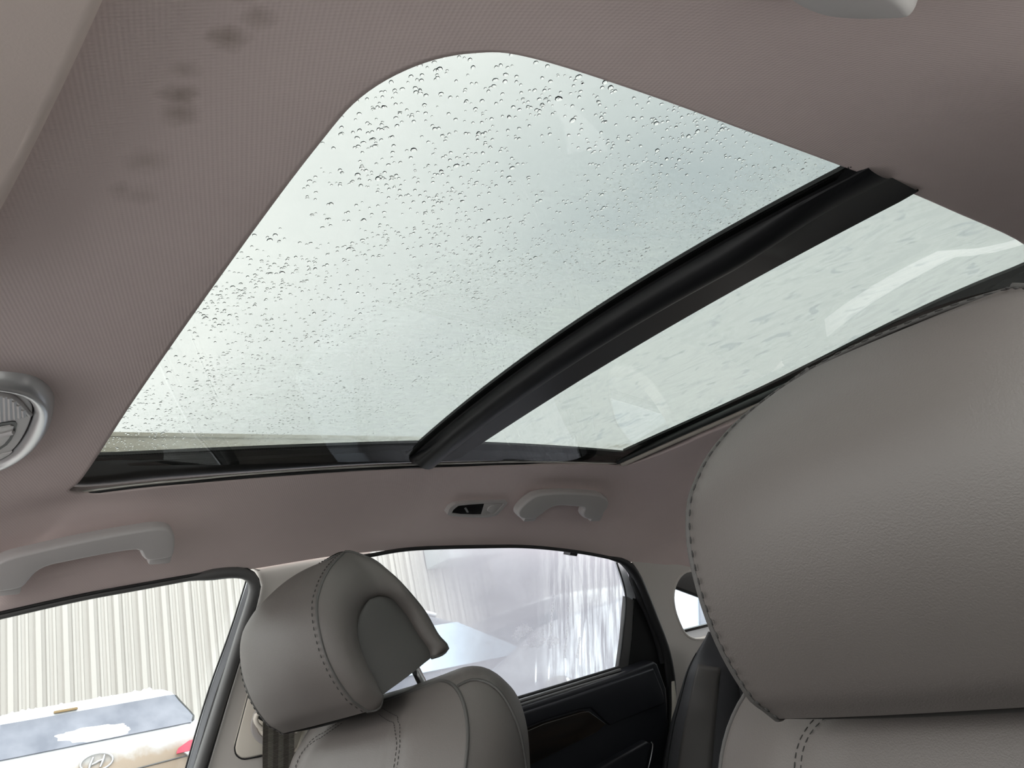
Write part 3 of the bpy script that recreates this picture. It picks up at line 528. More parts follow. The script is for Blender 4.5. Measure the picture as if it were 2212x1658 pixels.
# row of dots where the black print of the glass fades out
bm = bmesh.new()
def dot(bm, x, y, r):
    z = roofz(x, y) - 0.0042; c = bm.verts.new((x, y, z)); vs = [bm.verts.new((x + r * math.cos(k * math.pi / 3), y + r * math.sin(k * math.pi / 3), z)) for k in range(6)]
    for k in range(6): bm.faces.new((c, vs[k], vs[(k + 1) % 6]))
for i in range(240):
    y = 0.25 + i * 0.0031
    dot(bm, 0.6772, y, 0.0013); dot(bm, 0.6748, y + 0.0015, 0.0008)
for i in range(150):
    x = 0.225 + i * 0.0031
    if x < 0.676: dot(bm, x, yfr(x) - 0.0012, 0.0013); dot(bm, x + 0.0015, yfr(x) - 0.0036, 0.0008)
o = finish(bm, 'edge_dots', M['black_matt'], gf, 0); o['kind'] = 'stuff'
# rain drops standing on the front pane
bm = bmesh.new(); rnd = random.Random(5); cnt = 0
while cnt < 5200:
    x = rnd.uniform(0.23, 0.685); y = rnd.uniform(0.25, 1.02)
    cl = noise.noise(V((x * 9, y * 9, 0.3))) * 0.5 + noise.noise(V((x * 22, y * 16, 4.3))) * 0.4
    if rnd.random() > 0.45 + cl * 1.1: continue
    far = (x - 0.23) / 0.45 * 0.75 + (y - 0.25) / 0.77 * 0.45
    r = rnd.uniform(0.0007, 0.0015) * (1.25 - 0.75 * min(far, 1)) * (1.5 if rnd.random() < 0.08 else 1)
    z0 = roofz(x, y) + 0.0062; el = rnd.uniform(0.9, 1.35); an = rnd.uniform(0, 3.14); h = r * 0.6; rings = []
    for rr, hh in ((1.0, 0.0), (0.86, 0.55), (0.5, 0.9)):
        rings.append([bm.verts.new((x + rr * r * (math.cos(an) * el * math.cos(k * 0.7854) - math.sin(an) * math.sin(k * 0.7854)), y + rr * r * (math.sin(an) * el * math.cos(k * 0.7854) + math.cos(an) * math.sin(k * 0.7854)), z0 + hh * h)) for k in range(8)])
    t = bm.verts.new((x, y, z0 + h)); bm.faces.new(rings[0])
    for a, b in zip(rings, rings[1:]):
        for k in range(8): bm.faces.new((a[k], a[(k + 1) % 8], b[(k + 1) % 8], b[k]))
    for k in range(8): bm.faces.new((rings[2][k], rings[2][(k + 1) % 8], t))
    cnt += 1
o = finish(bm, 'rain_drops', M['water'], gf, 60); o['kind'] = 'stuff'

# ------------------------------------------------------------------ things fixed to the headliner
NH = V((0, -0.82, -1)).normalized()
H1 = cr([(0.1736,1.1368,1.3258),(0.1987,1.1318,1.3299),(0.2351,1.1252,1.3354),(0.2737,1.1194,1.3401),(0.3137,1.1145,1.3441),(0.3351,1.1128,1.3455),(0.3509,1.1148,1.3439),(0.36,1.1204,1.3393),(0.3656,1.1312,1.3304),(0.3676,1.1472,1.3173),(0.364,1.1522,1.3132),(0.34,1.1545,1.3113),(0.3306,1.152,1.3134),(0.3252,1.1458,1.3184),(0.3218,1.141,1.3224),(0.3135,1.1395,1.3236),(0.2783,1.1424,1.3212),(0.2391,1.1477,1.3168),(0.2165,1.1514,1.3138),(0.2053,1.1575,1.3088),(0.1982,1.1667,1.3013),(0.1928,1.1738,1.2955),(0.1808,1.1765,1.2933),(0.1638,1.1764,1.2934),(0.1551,1.1691,1.2994),(0.1535,1.1567,1.3095),(0.1593,1.1441,1.3198)], 90, True)
hd1 = thing('grab_handle', 'long grey grab handle above the front passenger window', 'grab handle', tuple(sum(H1, V()) / len(H1)))
plate('grip', H1, NH, 0.016, M['handle'], hd1, 0.0045, 5, 0.0085)
for c_ in ([(0.3523,1.1632,1.3252)][0], [(0.1774,1.1858,1.3066)][0]): box('mounting_foot', c_, (0.030, 0.022, 0.026), M['handle'], hd1, 0.005, Matrix.Rotation(math.radians(-39), 3, 'X'))
H2 = cr([(0.9736,1.1394,1.3427),(0.9737,1.1317,1.349),(0.9828,1.1204,1.3583),(1.0003,1.1101,1.3667),(1.0268,1.107,1.3693),(1.0636,1.1064,1.3697),(1.1105,1.1085,1.368),(1.1604,1.1124,1.3649),(1.1912,1.1199,1.3587),(1.2056,1.1297,1.3507),(1.2049,1.1424,1.3402),(1.1967,1.1557,1.3293),(1.1861,1.1595,1.3262),(1.1662,1.1586,1.327),(1.1509,1.1545,1.3303),(1.1421,1.1466,1.3368),(1.1412,1.1374,1.3443),(1.123,1.1342,1.3469),(1.0907,1.1314,1.3493),(1.063,1.1307,1.3498),(1.0458,1.1353,1.3461),(1.0318,1.1451,1.338),(1.0203,1.151,1.3332),(0.9914,1.1496,1.3343),(0.979,1.1451,1.338)], 90, True)
hd2 = thing('grab_handle', 'short grey grab handle above the rear side window', 'grab handle', tuple(sum(H2, V()) / len(H2)))
plate('grip', H2, NH, 0.016, M['handle'], hd2, 0.0045, 5, 0.0085)
for c_ in ([(1.0136,1.1583,1.3482)][0], [(1.1916,1.1666,1.3414)][0]): box('mounting_foot', c_, (0.030, 0.022, 0.026), M['handle'], hd2, 0.005, Matrix.Rotation(math.radians(-39), 3, 'X'))
# the driver's handle, at the top edge of the picture: the same part on the other side
NHL = V((0, 0.82, -1)).normalized()
H3 = [V((p.x + 0.042, 1.305 - p.y - 0.056, p.z + 0.002)) for p in H1]
hd3 = thing('grab_handle', 'rounded end of the handle over the driver, cut by the top of the picture', 'grab handle', tuple(sum(H3, V()) / len(H3)))
plate('grip', H3, NHL, 0.019, M['handle'], hd3, 0.0045, 5, 0.0085)
# rear reading lamp
RLp = [(0.834,1.1602,1.3546),(0.8338,1.1528,1.3607),(0.8357,1.1485,1.3643),(0.8446,1.1432,1.3685),(0.8743,1.1421,1.3695),(0.9143,1.1419,1.3697),(0.9537,1.142,1.3695),(0.9607,1.145,1.3671),(0.9583,1.1507,1.3624),(0.9547,1.156,1.3581),(0.9463,1.1666,1.3494),(0.9272,1.1689,1.3475),(0.8964,1.1679,1.3484),(0.8666,1.1654,1.3504),(0.8405,1.1627,1.3526)]
rl = thing('reading_lamp', 'small dark reading lamp with a clear lens beside the rear grab handle', 'reading lamp', RLp[4])
RLi = [(0.8417,1.1591,1.3556),(0.8435,1.1525,1.361),(0.8506,1.1468,1.3656),(0.878,1.1455,1.3667),(0.9108,1.1452,1.367),(0.9481,1.1457,1.3665),(0.9533,1.1474,1.3651),(0.9481,1.1558,1.3583),(0.9413,1.1633,1.3521),(0.9232,1.1652,1.3505),(0.8946,1.1643,1.3512),(0.8662,1.1624,1.3529)]
frame_plate('bezel', RLp, RLi, NH, 0.012, M['handle'], rl)
plate('lens', [(0.8461,1.1637,1.3567),(0.8478,1.1571,1.3622),(0.8544,1.1521,1.3663),(0.8819,1.1509,1.3673),(0.9116,1.1504,1.3677),(0.9122,1.168,1.3532),(0.8978,1.1682,1.3531),(0.8694,1.1666,1.3544)], NH, 0.004, M['black'], rl, 0.001)
plate('switch_plate', [(0.9101,1.1486,1.3672),(0.9506,1.1488,1.367),(0.9538,1.1509,1.3653),(0.9492,1.1585,1.3591),(0.9424,1.166,1.3529),(0.9252,1.1676,1.3516),(0.9119,1.1662,1.3527)], NH, 0.004, M['handle'], rl, 0.001)
plate('button', cr([(0.9204,1.1578,1.3566),(0.9225,1.1517,1.3616),(0.931,1.1497,1.3632),(0.9392,1.1531,1.3605),(0.9385,1.16,1.3548),(0.93,1.162,1.3532)], 24, True), NH, 0.004, M['handle'], rl, 0.0015)
plate('reflector', [(0.8685,1.154,1.3612),(0.8718,1.1526,1.3623),(0.8804,1.1598,1.3565),(0.8766,1.1604,1.356)], NH, 0.003, M['silver'], rl)

# overhead console at the left edge of the picture
con = thing('overhead_console', 'rounded overhead console with silver rim and ribbed lens on the headliner', 'overhead console', (0.08, 0.88, 1.385))
NC = V((0, 0, -1))
def con_out(g, z):   # bullet-shaped outline, shrunk by g
    pts = [(-0.10, 0.765 + g), (0.0, 0.757 + g), (0.06, 0.753 + g), (0.108, 0.757 + g), (0.138 - g * 0.4, 0.772 + g * 0.9), (0.158 - g * 0.8, 0.81 + g * 0.5), (0.166 - g, 0.86), (0.166 - g, 0.91), (0.158 - g * 0.8, 0.955 - g * 0.5), (0.142 - g * 0.5, 0.990 - g * 0.9), (0.112, 1.015 - g), (0.06, 1.025 - g), (0.0, 1.022 - g), (-0.10, 1.01 - g)]
    return cr([(x, y, z) for x, y in pts], 70)
rows = [con_out(-0.003, 1.404), con_out(-0.001, 1.391), con_out(0.003, 1.3845), con_out(0.007, 1.382), con_out(0.012, 1.3832), con_out(0.0155, 1.387), con_out(0.0165, 1.394)]
grid('rim', rows, M['silver'], con, sharp=0)
PANEL = con_out(0.0175, 1.3895)
plate('panel', PANEL, NC, 0.006, M['handle'], con, 0.0015)
rim_p = cr([(0.0977,0.7863,1.3885),(0.1062,0.7853,1.3885),(0.1133,0.786,1.3885),(0.1217,0.7898,1.3885),(0.1315,0.8062,1.3885),(0.1401,0.8247,1.3885),(0.1443,0.8337,1.3885)], 40)
lo = [p for p in rim_p] + [(0.1226,0.8515,1.3885),(0.1073,0.8626,1.3885)]
lp = plate('lamp_lens', lo, NC, 0.004, M['lens'], con, 0.001)
tube('lens_rim', rim_p, 0.0028, M['lens'], con, 8)
bm = bmesh.new()
RA = [(0.1061,0.7843,1.3872),(0.1095,0.7839,1.3872),(0.1132,0.7856,1.3872),(0.117,0.7872,1.3872),(0.121,0.79,1.3872),(0.1257,0.797,1.3872),(0.1308,0.8064,1.3872),(0.1359,0.8172,1.3872)]; RB = [(0.1159,0.8515,1.3872),(0.1193,0.8489,1.3872),(0.1226,0.8463,1.3872),(0.126,0.8437,1.3872),(0.1294,0.841,1.3872),(0.1328,0.8384,1.3872),(0.1362,0.8358,1.3872),(0.1392,0.8332,1.3872)]
for a_, b_ in zip(RA, RB): add_tube(bm, [a_, b_], 0.0026, 6)
finish(bm, 'lens_ribs', M['lens'], lp, 50)
cup = [(0.1078,0.8669,1.3888),(0.1237,0.8587,1.3888),(0.1328,0.8532,1.3888),(0.136,0.8542,1.3888),(0.1383,0.8614,1.3888),(0.1401,0.8802,1.3888),(0.1399,0.9023,1.3888),(0.1383,0.9184,1.3888),(0.1342,0.9322,1.3888),(0.1198,0.9619,1.3888)]
plate('tray_opening', cup, NC, 0.001, M['black'], con)
plate('tray', [(0.1091,0.8765,1.3878),(0.1249,0.8671,1.3878),(0.1325,0.8617,1.3878),(0.136,0.864,1.3878),(0.1373,0.8777,1.3878),(0.1371,0.8971,1.3878),(0.1354,0.9131,1.3878),(0.1328,0.9226,1.3878),(0.1183,0.9505,1.3878)], NC, 0.002, M['lens'], con, 0.0008)
tube('tray_rib', [(0.1117,0.8976,1.3872),(0.1277,0.8867,1.3872),(0.1376,0.8774,1.3872)], 0.0028, M['handle'], con, 6)
plate('rear_lens', [(0.12,0.9633,1.3883),(0.1362,0.9463,1.3883),(0.1457,0.9378,1.3883),(0.1447,0.9477,1.3883),(0.1386,0.9636,1.3883),(0.1229,0.987,1.3883)], NC, 0.003, M['lens'], con, 0.0008)

# sun visor, upper left
vis = thing('sun_visor', 'flat beige-grey fabric sun visor folded up at the upper left corner', 'sun visor', (0.0, 0.36, 1.375))
vo = cr([(0.0885, 0.10, 1.366), (0.087, 0.20, 1.366), (0.0835, 0.30, 1.366), (0.0765, 0.40, 1.366), (0.069, 0.48, 1.366), (0.058, 0.56, 1.365), (0.03, 0.60, 1.363), (-0.06, 0.61, 1.358), (-0.10, 0.55, 1.355), (-0.11, 0.3, 1.354), (-0.105, 0.12, 1.354), (-0.02, 0.075, 1.36), (0.07, 0.08, 1.365)], 80, True)
plate('visor_pad', vo, NC, 0.018, M['visor'], vis, 0.008, 4)
tube('hinge_rod', [(-0.06, 0.10, 1.352), (-0.06, 0.08, 1.36), (-0.06, 0.07, 1.38)], 0.005, M['handle'], vis, 8)

# ------------------------------------------------------------------ front seats
YC = 1.05
YM = 1.044
def mir(p): return V((p[0], 2 * YM - p[1], p[2]))
FL = [(0.4982,0.922,1.0643),(0.4887,0.921,1.0721),(0.4794,0.92,1.0803),(0.4641,0.92,1.1065),(0.4545,0.921,1.1366),(0.4516,0.923,1.1695),(0.4554,0.927,1.1947),(0.4636,0.932,1.2103),(0.4759,0.94,1.2262),(0.4978,0.956,1.2449),(0.5333,0.985,1.2658)]
BK = [(0.5333,0.985,1.2658),(0.542,0.98,1.2632),(0.5599,0.962,1.2466),(0.5719,0.95,1.2273),(0.5844,0.942,1.2073),(0.604,0.933,1.1702),(0.6145,0.927,1.1371),(0.6231,0.925,1.1239),(0.6253,0.925,1.1178),(0.6155,0.925,1.1123),(0.5988,0.925,1.1103)]
BT = [(0.4982,0.922,1.0643),(0.5073,0.921,1.0636),(0.514,0.92,1.0663),(0.5183,0.921,1.0729),(0.5205,0.922,1.0784)]
INL = [(0.5227,0.926,1.0786),(0.515,0.927,1.1023),(0.5072,0.929,1.1269),(0.5046,0.93,1.1487),(0.5074,0.931,1.1656),(0.5145,0.933,1.1791),(0.528,0.936,1.1918),(0.5466,0.938,1.1972)]
INR = [(0.5466,0.938,1.1972),(0.5602,0.938,1.194),(0.5703,0.937,1.1856),(0.5824,0.935,1.1656),(0.5917,0.931,1.1409),(0.6013,0.928,1.1195),(0.6001,0.927,1.1104)]
seat = thing('car_seat', 'charcoal leather front passenger seat with a tilted headrest, beside the seat belt', 'car seat', (0.55, YC, 0.32))
def headrest(root):
    n_ = 44; Fl = cr(FL, n_); Fr = [mir(p) for p in Fl]
    rows = []
    for i, (a, b) in enumerate(zip(Fl, Fr)):
        t = i / (n_ - 1); amp = 0.004 + 0.022 * math.sin(math.pi * min(t * 0.92 + 0.04, 1)); amp *= 1 - 0.75 * sstep((t - 0.85) / 0.15)
        d = V((-1, 0, 0.12 + 0.5 * sstep((t - 0.7) / 0.3) - 0.25 * sstep((0.2 - t) / 0.2))).normalized(); row = []
        for j in range(41):
            s = j / 40 * 2 - 1; s = s * (1.5 - 0.5 * s * s)   # denser at the sides
            row.append(a.lerp(b, (s + 1) / 2) + d * amp * (1 - abs(s) ** 2.6))
        rows.append(row)
    hr = grid('headrest', rows, M['leather'], root, sharp=0)
    # back and underside
    Bl = cr(BK, 30); rows = [[a.lerp(mir(a), j / 14) + V((0.012, 0, 0.010)) * (1 - (j / 7 - 1) ** 2) for j in range(15)] for a in Bl]
    grid('back_cover', rows, M['leather'], hr, sharp=0)
    un = [Bl[-1], V(INL[0]), V(BT[2]), Fl[0]]
    grid('underside', [[a.lerp(mir(a), j / 14) + V((0, 0, -0.004)) * (1 - (j / 7 - 1) ** 2) for j in range(15)] for a in un], M['leather_in'], hr, sharp=0)
    for sgn in (0, 1):
        g = (lambda p: V(p)) if sgn == 0 else mir
        outA = cr([g(p) for p in reversed(BT)] + [g(p) for p in FL[1:]], 34); outB = cr([g(p) for p in BK], 26)
        inA = cr([g(p) for p in INL], 34); inB = cr([g(p) for p in INR], 26)
        O2 = outA + outB[1:]; I2 = inA + inB[1:]; ny = V((0, -1 if sgn == 0 else 1, 0)); rows = []
        for a, b in zip(O2, I2):
            dist = (a - b).length; row = []
            for j in range(13):
                q = j / 12; row.append(a.lerp(b, q) + ny * min(0.016, 0.34 * dist) * math.sin(math.pi * q) ** 0.75)
            rows.append(row + [b - ny * 0.004])
        grid('side_bolster', rows, M['leather'], hr, sharp=0)
        m_ = len(I2); rows = []
        for k in range(0, m_ // 2 + 1):
            a, b = I2[k], I2[m_ - 1 - k]
            rows.append([a.lerp(b, j / 12) + ny * (0.006 * (1 - (j / 6 - 1) ** 2) - 0.003) for j in range(13)])
        grid('side_insert', rows, M['leather_in'], hr, sharp=0)
        tube('piping', cr([g(p) for p in FL], 50), 0.0018, M['leather_in'], hr, 6)
        tube('piping', cr([g(p) for p in reversed(BT)] + [g(FL[0])], 14), 0.0018, M['leather_in'], hr, 6)
        tube('piping', cr([g(p) for p in BK], 40), 0.0022, M['leather_in'], hr, 6)
        # seam of stitches just inside the edge of the front cover
        e = cr([g(p) for p in FL], 80); ein = [p + V((-0.0042, (0.004 if sgn == 0 else -0.004), 0.0006)) for p in e]
        stitches('stitching', [ein], M['thread'], hr, 0.0045, 0.0035, 0.0007)
    e = [cr(FL, 60)[-1].lerp(mir(cr(FL, 60)[-1]), j / 20) + V((0.45, 0, 0.62)).normalized() * (0.0065 * (1 - abs(j / 10 - 1) ** 2.6)) + V((-0.007, 0, -0.002)) for j in range(21)]
    stitches('stitching', [e], M['thread'], hr, 0.0045, 0.0035, 0.0007)
    tube('piping', [p + V((0.007, 0, 0.0006)) for p in e], 0.0016, M['leather_in'], hr, 6)
    return hr
hr1 = headrest(seat)
for s in (-1, 1):
    y = YC + s * 0.072
    tube('headrest_post', [(0.585, y, 1.16), (0.607, y, 1.10), (0.625, y, 1.05)], 0.0062, M['chrome'], seat, 14)
    tube('post_collar', [(0.6145, y, 1.077), (0.617, y, 1.071), (0.620, y, 1.063)], [0.013, 0.016, 0.016], M['black'], seat, 16)
    box('collar_catch', (0.622, y - 0.022, 1.076), (0.016, 0.026, 0.008), M['black'], seat, 0.003)
# backrest
HW = 0.235; ZT = 1.080; RC = 0.085; ZB = 0.52
def xf(z): return 0.585 + 0.42 * (z - 1.08) - 0.05 * sstep((0.8 - z) / 0.3)
def wid(z):
    d = z - (ZT - RC); return HW if d <= 0 else HW - RC + math.sqrt(max(RC * RC - d * d, 0))
zs = [lerp(ZB, ZT - RC, i / 18) for i in range(18)] + [ZT - RC + RC * math.sin(math.pi / 2 * i / 14) for i in range(15)]
def front(a, z):
    f = 1 - abs(a) ** 3.2; top = 1 - sstep((z - (ZT - 0.05)) / 0.05) * 0.55
    groove = 0.010 * math.exp(-((abs(a) - 0.62) / 0.05) ** 2) if z < ZT - 0.03 else 0.0
    return V((xf(z) - (0.055 * f - 0.012 * (1 - sstep((abs(a) - 0.45) / 0.2))) * top + groove * 0.6, YC + a * wid(z), z - 0.006 * f * sstep((z - 0.98) / 0.10)))
A_ = [math.sin(math.pi / 2 * (j / 30 * 2 - 1)) for j in range(61) if j <= 30]
A_ = [-1 + 2 * j / 48 for j in range(49)]
br = grid('backrest', [[front(a, z) for a in A_] for z in zs], M['leather'], seat, sharp=0)
edge = [front(-1, z) for z in zs] + [front(a, ZT) for a in A_[1:-1]] + [front(1, z) for z in reversed(zs)]
def back_of(p, q):
    dz = sstep((p.z - 0.80) / 0.28); d = lerp(0.135, 0.09, dz)
    c = V((0.62, YC, 0.85)); y = YC + (p.y - YC) * (1 - 0.07 * q); bulge = 0.016 * math.sin(math.pi * q)
    return V((p.x + d * q, y + (bulge if p.y > YC else -bulge) * min(abs(p.y - YC) / HW, 1), p.z - 0.006 * q * dz * 2 + bulge * sstep((p.z - 1.0) / 0.08)))
grid('side_panel', [[back_of(p, q / 12) for q in range(13)] for p in edge], M['leather'], br, sharp=0)
cb = [back_of(p, 1) for p in edge]; h_ = len(cb) // 2
grid('back_shell', [[cb[i].lerp(cb[len(cb) - 1 - i], j / 8) + V((0.02 * (1 - (j / 4 - 1) ** 2), 0, 0)) for j in range(9)] for i in range(h_ + 1)], M['black_matt'], br, sharp=0)
tube('piping', edge, 0.0022, M['leather_in'], br, 6)
for s in (-1, 1):
    sp = [V((lerp(front(s, z).x, back_of(front(s, z), 1).x, q), back_of(front(s, z), q).y + s * 0.0008, back_of(front(s, z), q).z)) for z, q in ((1.068, 0.03), (1.066, 0.2), (1.058, 0.38), (1.045, 0.55), (1.02, 0.72), (0.99, 0.83), (0.95, 0.90), (0.90, 0.93), (0.80, 0.95))]
    tube('piping', cr(sp, 40), 0.0020, M['leather_in'], br, 6)
    for off, rr in ((0.0, 0.030), (0.024, 0.036)):
        a0 = 0.60 + off
        ps = [front(s * a0, z) for z in [lerp(0.55, 1.02, i / 30) for i in range(31)]]
        ps += [front(s * (a0 - 0.14 * (1 - math.cos(t * math.pi / 2))), 1.02 + (0.032 + off * 0.25) * math.sin(t * math.pi / 2)) for t in [i / 10 for i in range(1, 11)]]
        ps += [front(s * (a0 - 0.14 - 0.03 * k), 1.052 + off * 0.25 + 0.002 * k) for k in range(1, 8)]
        stitches('stitching', [[p + V((-0.0007, 0, 0)) for p in ps]], M['thread'], br, 0.0036, 0.0026, 0.00045)
bm = bmesh.new(); add_box(bm, (0.30, YC, 0.50), (0.54, 0.50, 0.16)); bmesh.ops.bevel(bm, geom=list(bm.edges), offset=0.05, segments=4, affect='EDGES'); finish(bm, 'seat_cushion', M['leather'], seat)
box('seat_base', (0.36, YC, 0.37), (0.46, 0.42, 0.12), M['black_matt'], seat, 0.02)
def copy_tree(o, parent=None):
    c = o.copy(); COL.objects.link(c)
    if parent: c.parent = parent; c.matrix_parent_inverse = o.matrix_parent_inverse.copy()
    for ch in list(o.children): copy_tree(ch, c)
    return c
# driver's seat: the same build, lower and closer
seat2 = copy_tree(seat); seat2.location = (0.55 - 0.008, 0.272, 0.32 - 0.058); seat2.scale = (1, 1.17, 1); seat2.rotation_euler.x = 0.06
hr2 = [c for c in seat2.children if c.name.startswith('headrest') and 'post' not in c.name][0]; hr2.scale = (1, 1, 1.09); hr2.location.z = -0.1127   # a taller headrest
br2 = [c for c in seat2.children if c.name.startswith('backrest')][0]; br2.scale = (1, 0.87, 1); br2.location.y = 0.13 * YC
seat2['label'] = 'charcoal leather driver seat with the largest headrest, stitched along its edge, at the right'
seat['group'] = seat2['group'] = 'front seats'

# rear seat
rs = thing('rear_seat', 'dark leather rear seat with a tall side bolster below the quarter window', 'car seat', (1.6, 0.8, 0.32))
BLF = cr([(1.47,1.1778,1.0696),(1.47,1.1941,1.0571),(1.47,1.2175,1.0438),(1.47,1.2478,1.0265),(1.46,1.266,1.0057),(1.46,1.2926,0.9786),(1.45,1.3192,0.9396),(1.45,1.3446,0.9128),(1.44,1.3811,0.8517),(1.43,1.4031,0.7993)], 30)
BRT = cr([(1.5,1.1497,1.0565),(1.49,1.161,1.0332),(1.48,1.1803,0.9924),(1.465,1.1987,0.9307),(1.45,1.2192,0.8633),(1.43,1.238,0.7897)], 30)
rows = []
for a, b in zip(BLF, BRT):
    rows.append([a + V((0.10, 0.01, 0)), a + V((0.03, 0.006, 0))] + [a.lerp(b, j / 14) + V((-0.045, 0, 0.012)) * (1 - abs(j / 7 - 1) ** 2.5) for j in range(15)] + [b + V((0.05, 0, 0)), b + V((0.12, 0, 0))])
sb = grid('side_bolster', rows, M['leather_rear'], rs, sharp=0)
M['brown_strip'] = pbr('brown_grey_leather', (0.10, 0.092, 0.089), 0.5, 0.4, grain=420, gs=0.3)
rows = []
for i, (a, b) in enumerate(zip(BLF, BRT)):
    if i < 7: continue
    w0 = lerp(0.60, 0.55, i / 29); rows.append([a.lerp(b, q) + V((-0.045, 0, 0.012)) * (1 - abs(q * 2 - 1) ** 2.5) + V((-0.0035, 0, 0)) for q in [lerp(w0, 0.93, j / 8) for j in range(9)]])
grid('bolster_panel', rows, M['brown_strip'], sb, thick=0.003, sharp=0)
tube('seam', [a.lerp(b, 0.33) + V((-0.045, 0, 0.012)) * (1 - abs(0.66 - 1) ** 2.5) for a, b in zip(BLF[5:], BRT[5:])], 0.0015, M['black_matt'], sb, 6)
def rx(z): return 1.515 - 0.28 * (1.05 - z)
def rear_row(z, y0, y1, b): return [V((rx(z) + 0.08, y0, z))] + [V((rx(z) - b * (1 - abs(j / 10 * 2 - 1) ** 3), lerp(y0, y1, j / 10), z)) for j in range(11)] + [V((rx(z) + 0.08, y1, z))]
def zrow(z0, z1, y0, y1): return [rear_row(lerp(z0, z1, i / 8), y0, y1, 0.03 * (1 - abs(i / 4 - 1) ** 3) + 0.004) for i in range(9)]
bk = grid('backrest', zrow(0.885, 1.02, 0.70, 1.172), M['leather_rear'], rs, sharp=0)
grid('backrest_lower', zrow(0.50, 0.882, 0.70, 1.19), M['leather_rear'], rs, sharp=0)
grid('backrest', zrow(0.50, 1.02, 0.12, 0.69), M['leather_rear'], rs, sharp=0)
box('seat_cushion', (1.25, 0.66, 0.46), (0.5, 1.2, 0.22), M['leather_rear'], rs, 0.05)

# ------------------------------------------------------------------ outside: lot, ribbed building, parked cars
struct(box('ground', (3.0, 5.0, -0.05), (120, 120, 0.1), M['ground']), 'slushy parking lot ground', 'ground')
bld = thing('metal_building', 'long pale building clad in vertical ribbed metal sheets', 'building', (2.5, 12.7, 0))
prof = []
def rib(c, w, t, h): return [(c - w, 0), (c - t, -h), (c + t, -h), (c + w, 0)]
for k in range(3):
    b = k * 0.32; prof += rib(b + 0.05, 0.042, 0.030, 0.06) + rib(b + 0.16, 0.026, 0.014, 0.02) + rib(b + 0.245, 0.026, 0.014, 0.02)
prof = [(0, 0)] + prof + [(0.965, 0)]
YW = 12.62; sheet = None
for k in range(16):
    x0 = -5.5 + k * 0.96
    if sheet is None:
        sheet = grid('panel', [[V((x, d, z)) for x, d in prof] for z in (0, 5.45)], M['wall_metal'], bld, sharp=20); base = sheet.matrix_parent_inverse.copy()
        sheet.location = (x0, YW, 0)
    else:
        c = sheet.copy(); COL.objects.link(c); c.location = (x0, YW + 0.002 * (k % 2), 0)
box('gutter', (2.18, YW - 0.12, 5.62), (15.4, 0.20, 0.34), M['gutter'], bld, 0.02)
box('gutter_lip', (2.18, YW - 0.20, 5.80), (15.4, 0.10, 0.07), M['gutter'], bld, 0.01)
box('end_wall', (9.84, YW + 3.0, 2.75), (0.06, 6.0, 5.5), M['wall_metal'], bld)
box('far_end_wall', (-5.48, YW + 3.0, 2.75), (0.06, 6.0, 5.5), M['wall_metal'], bld)
box('back_wall', (2.18, YW + 6.0, 2.75), (15.3, 0.06, 5.5), M['wall_metal'], bld)
box('roof', (2.18, YW + 3.0, 5.58), (15.4, 6.2, 0.10), M['gutter'], bld)
b2 = thing('backdrop_building', 'plain pale building added beyond the end of the ribbed wall to hide bright sky', 'building', (20, 17, 0))  # backdrop added to block the bright sky past the ribbed wall
for k in range(12): box('panel', (11.2 + k * 2.0, 17.0, 3.6), (1.985, 0.10, 7.2), M['wall_plain'], b2, 0.01)
box('roof', (22.2, 20.0, 7.3), (24.2, 6.4, 0.2), M['gutter'], b2)
box('end_wall', (10.15, 20.0, 3.6), (0.1, 6.0, 7.2), M['wall_plain'], b2)
cn = thing('door_canopy', 'grey canopy with snow on its slope, high on the ribbed wall', 'canopy', (9.0, 12.4, 3.4))
bm = bmesh.new(); P0 = [(8.35, YW - 0.07, 3.98), (8.35, YW - 0.07, 3.36), (8.35, YW - 0.85, 3.36), (8.35, YW - 0.85, 3.56)]
a = [bm.verts.new(p) for p in P0]; b = [bm.verts.new((p[0] + 1.2, p[1], p[2])) for p in P0]
for i in range(4): bm.faces.new((a[i], a[(i + 1) % 4], b[(i + 1) % 4], b[i]))
bm.faces.new(a); bm.faces.new(list(reversed(b))); bmesh.ops.bevel(bm, geom=list(bm.edges), offset=0.015, segments=2, affect='EDGES'); finish(bm, 'canopy_box', M['canopy'], cn)
rows = [[V((lerp(8.42, 9.5, i / 12), YW - lerp(0.10, 0.83, j / 8), lerp(3.965, 3.585, j / 8) + 0.03 + 0.02 * noise.noise(V((i * 0.7, j * 0.6, 1.0))) - (0.035 if i in (0, 12) or j in (0, 8) else 0))) for j in range(9)] for i in range(13)]
grid('snow_cover', rows, M['snow'], cn, sharp=0)['kind'] = 'stuff'

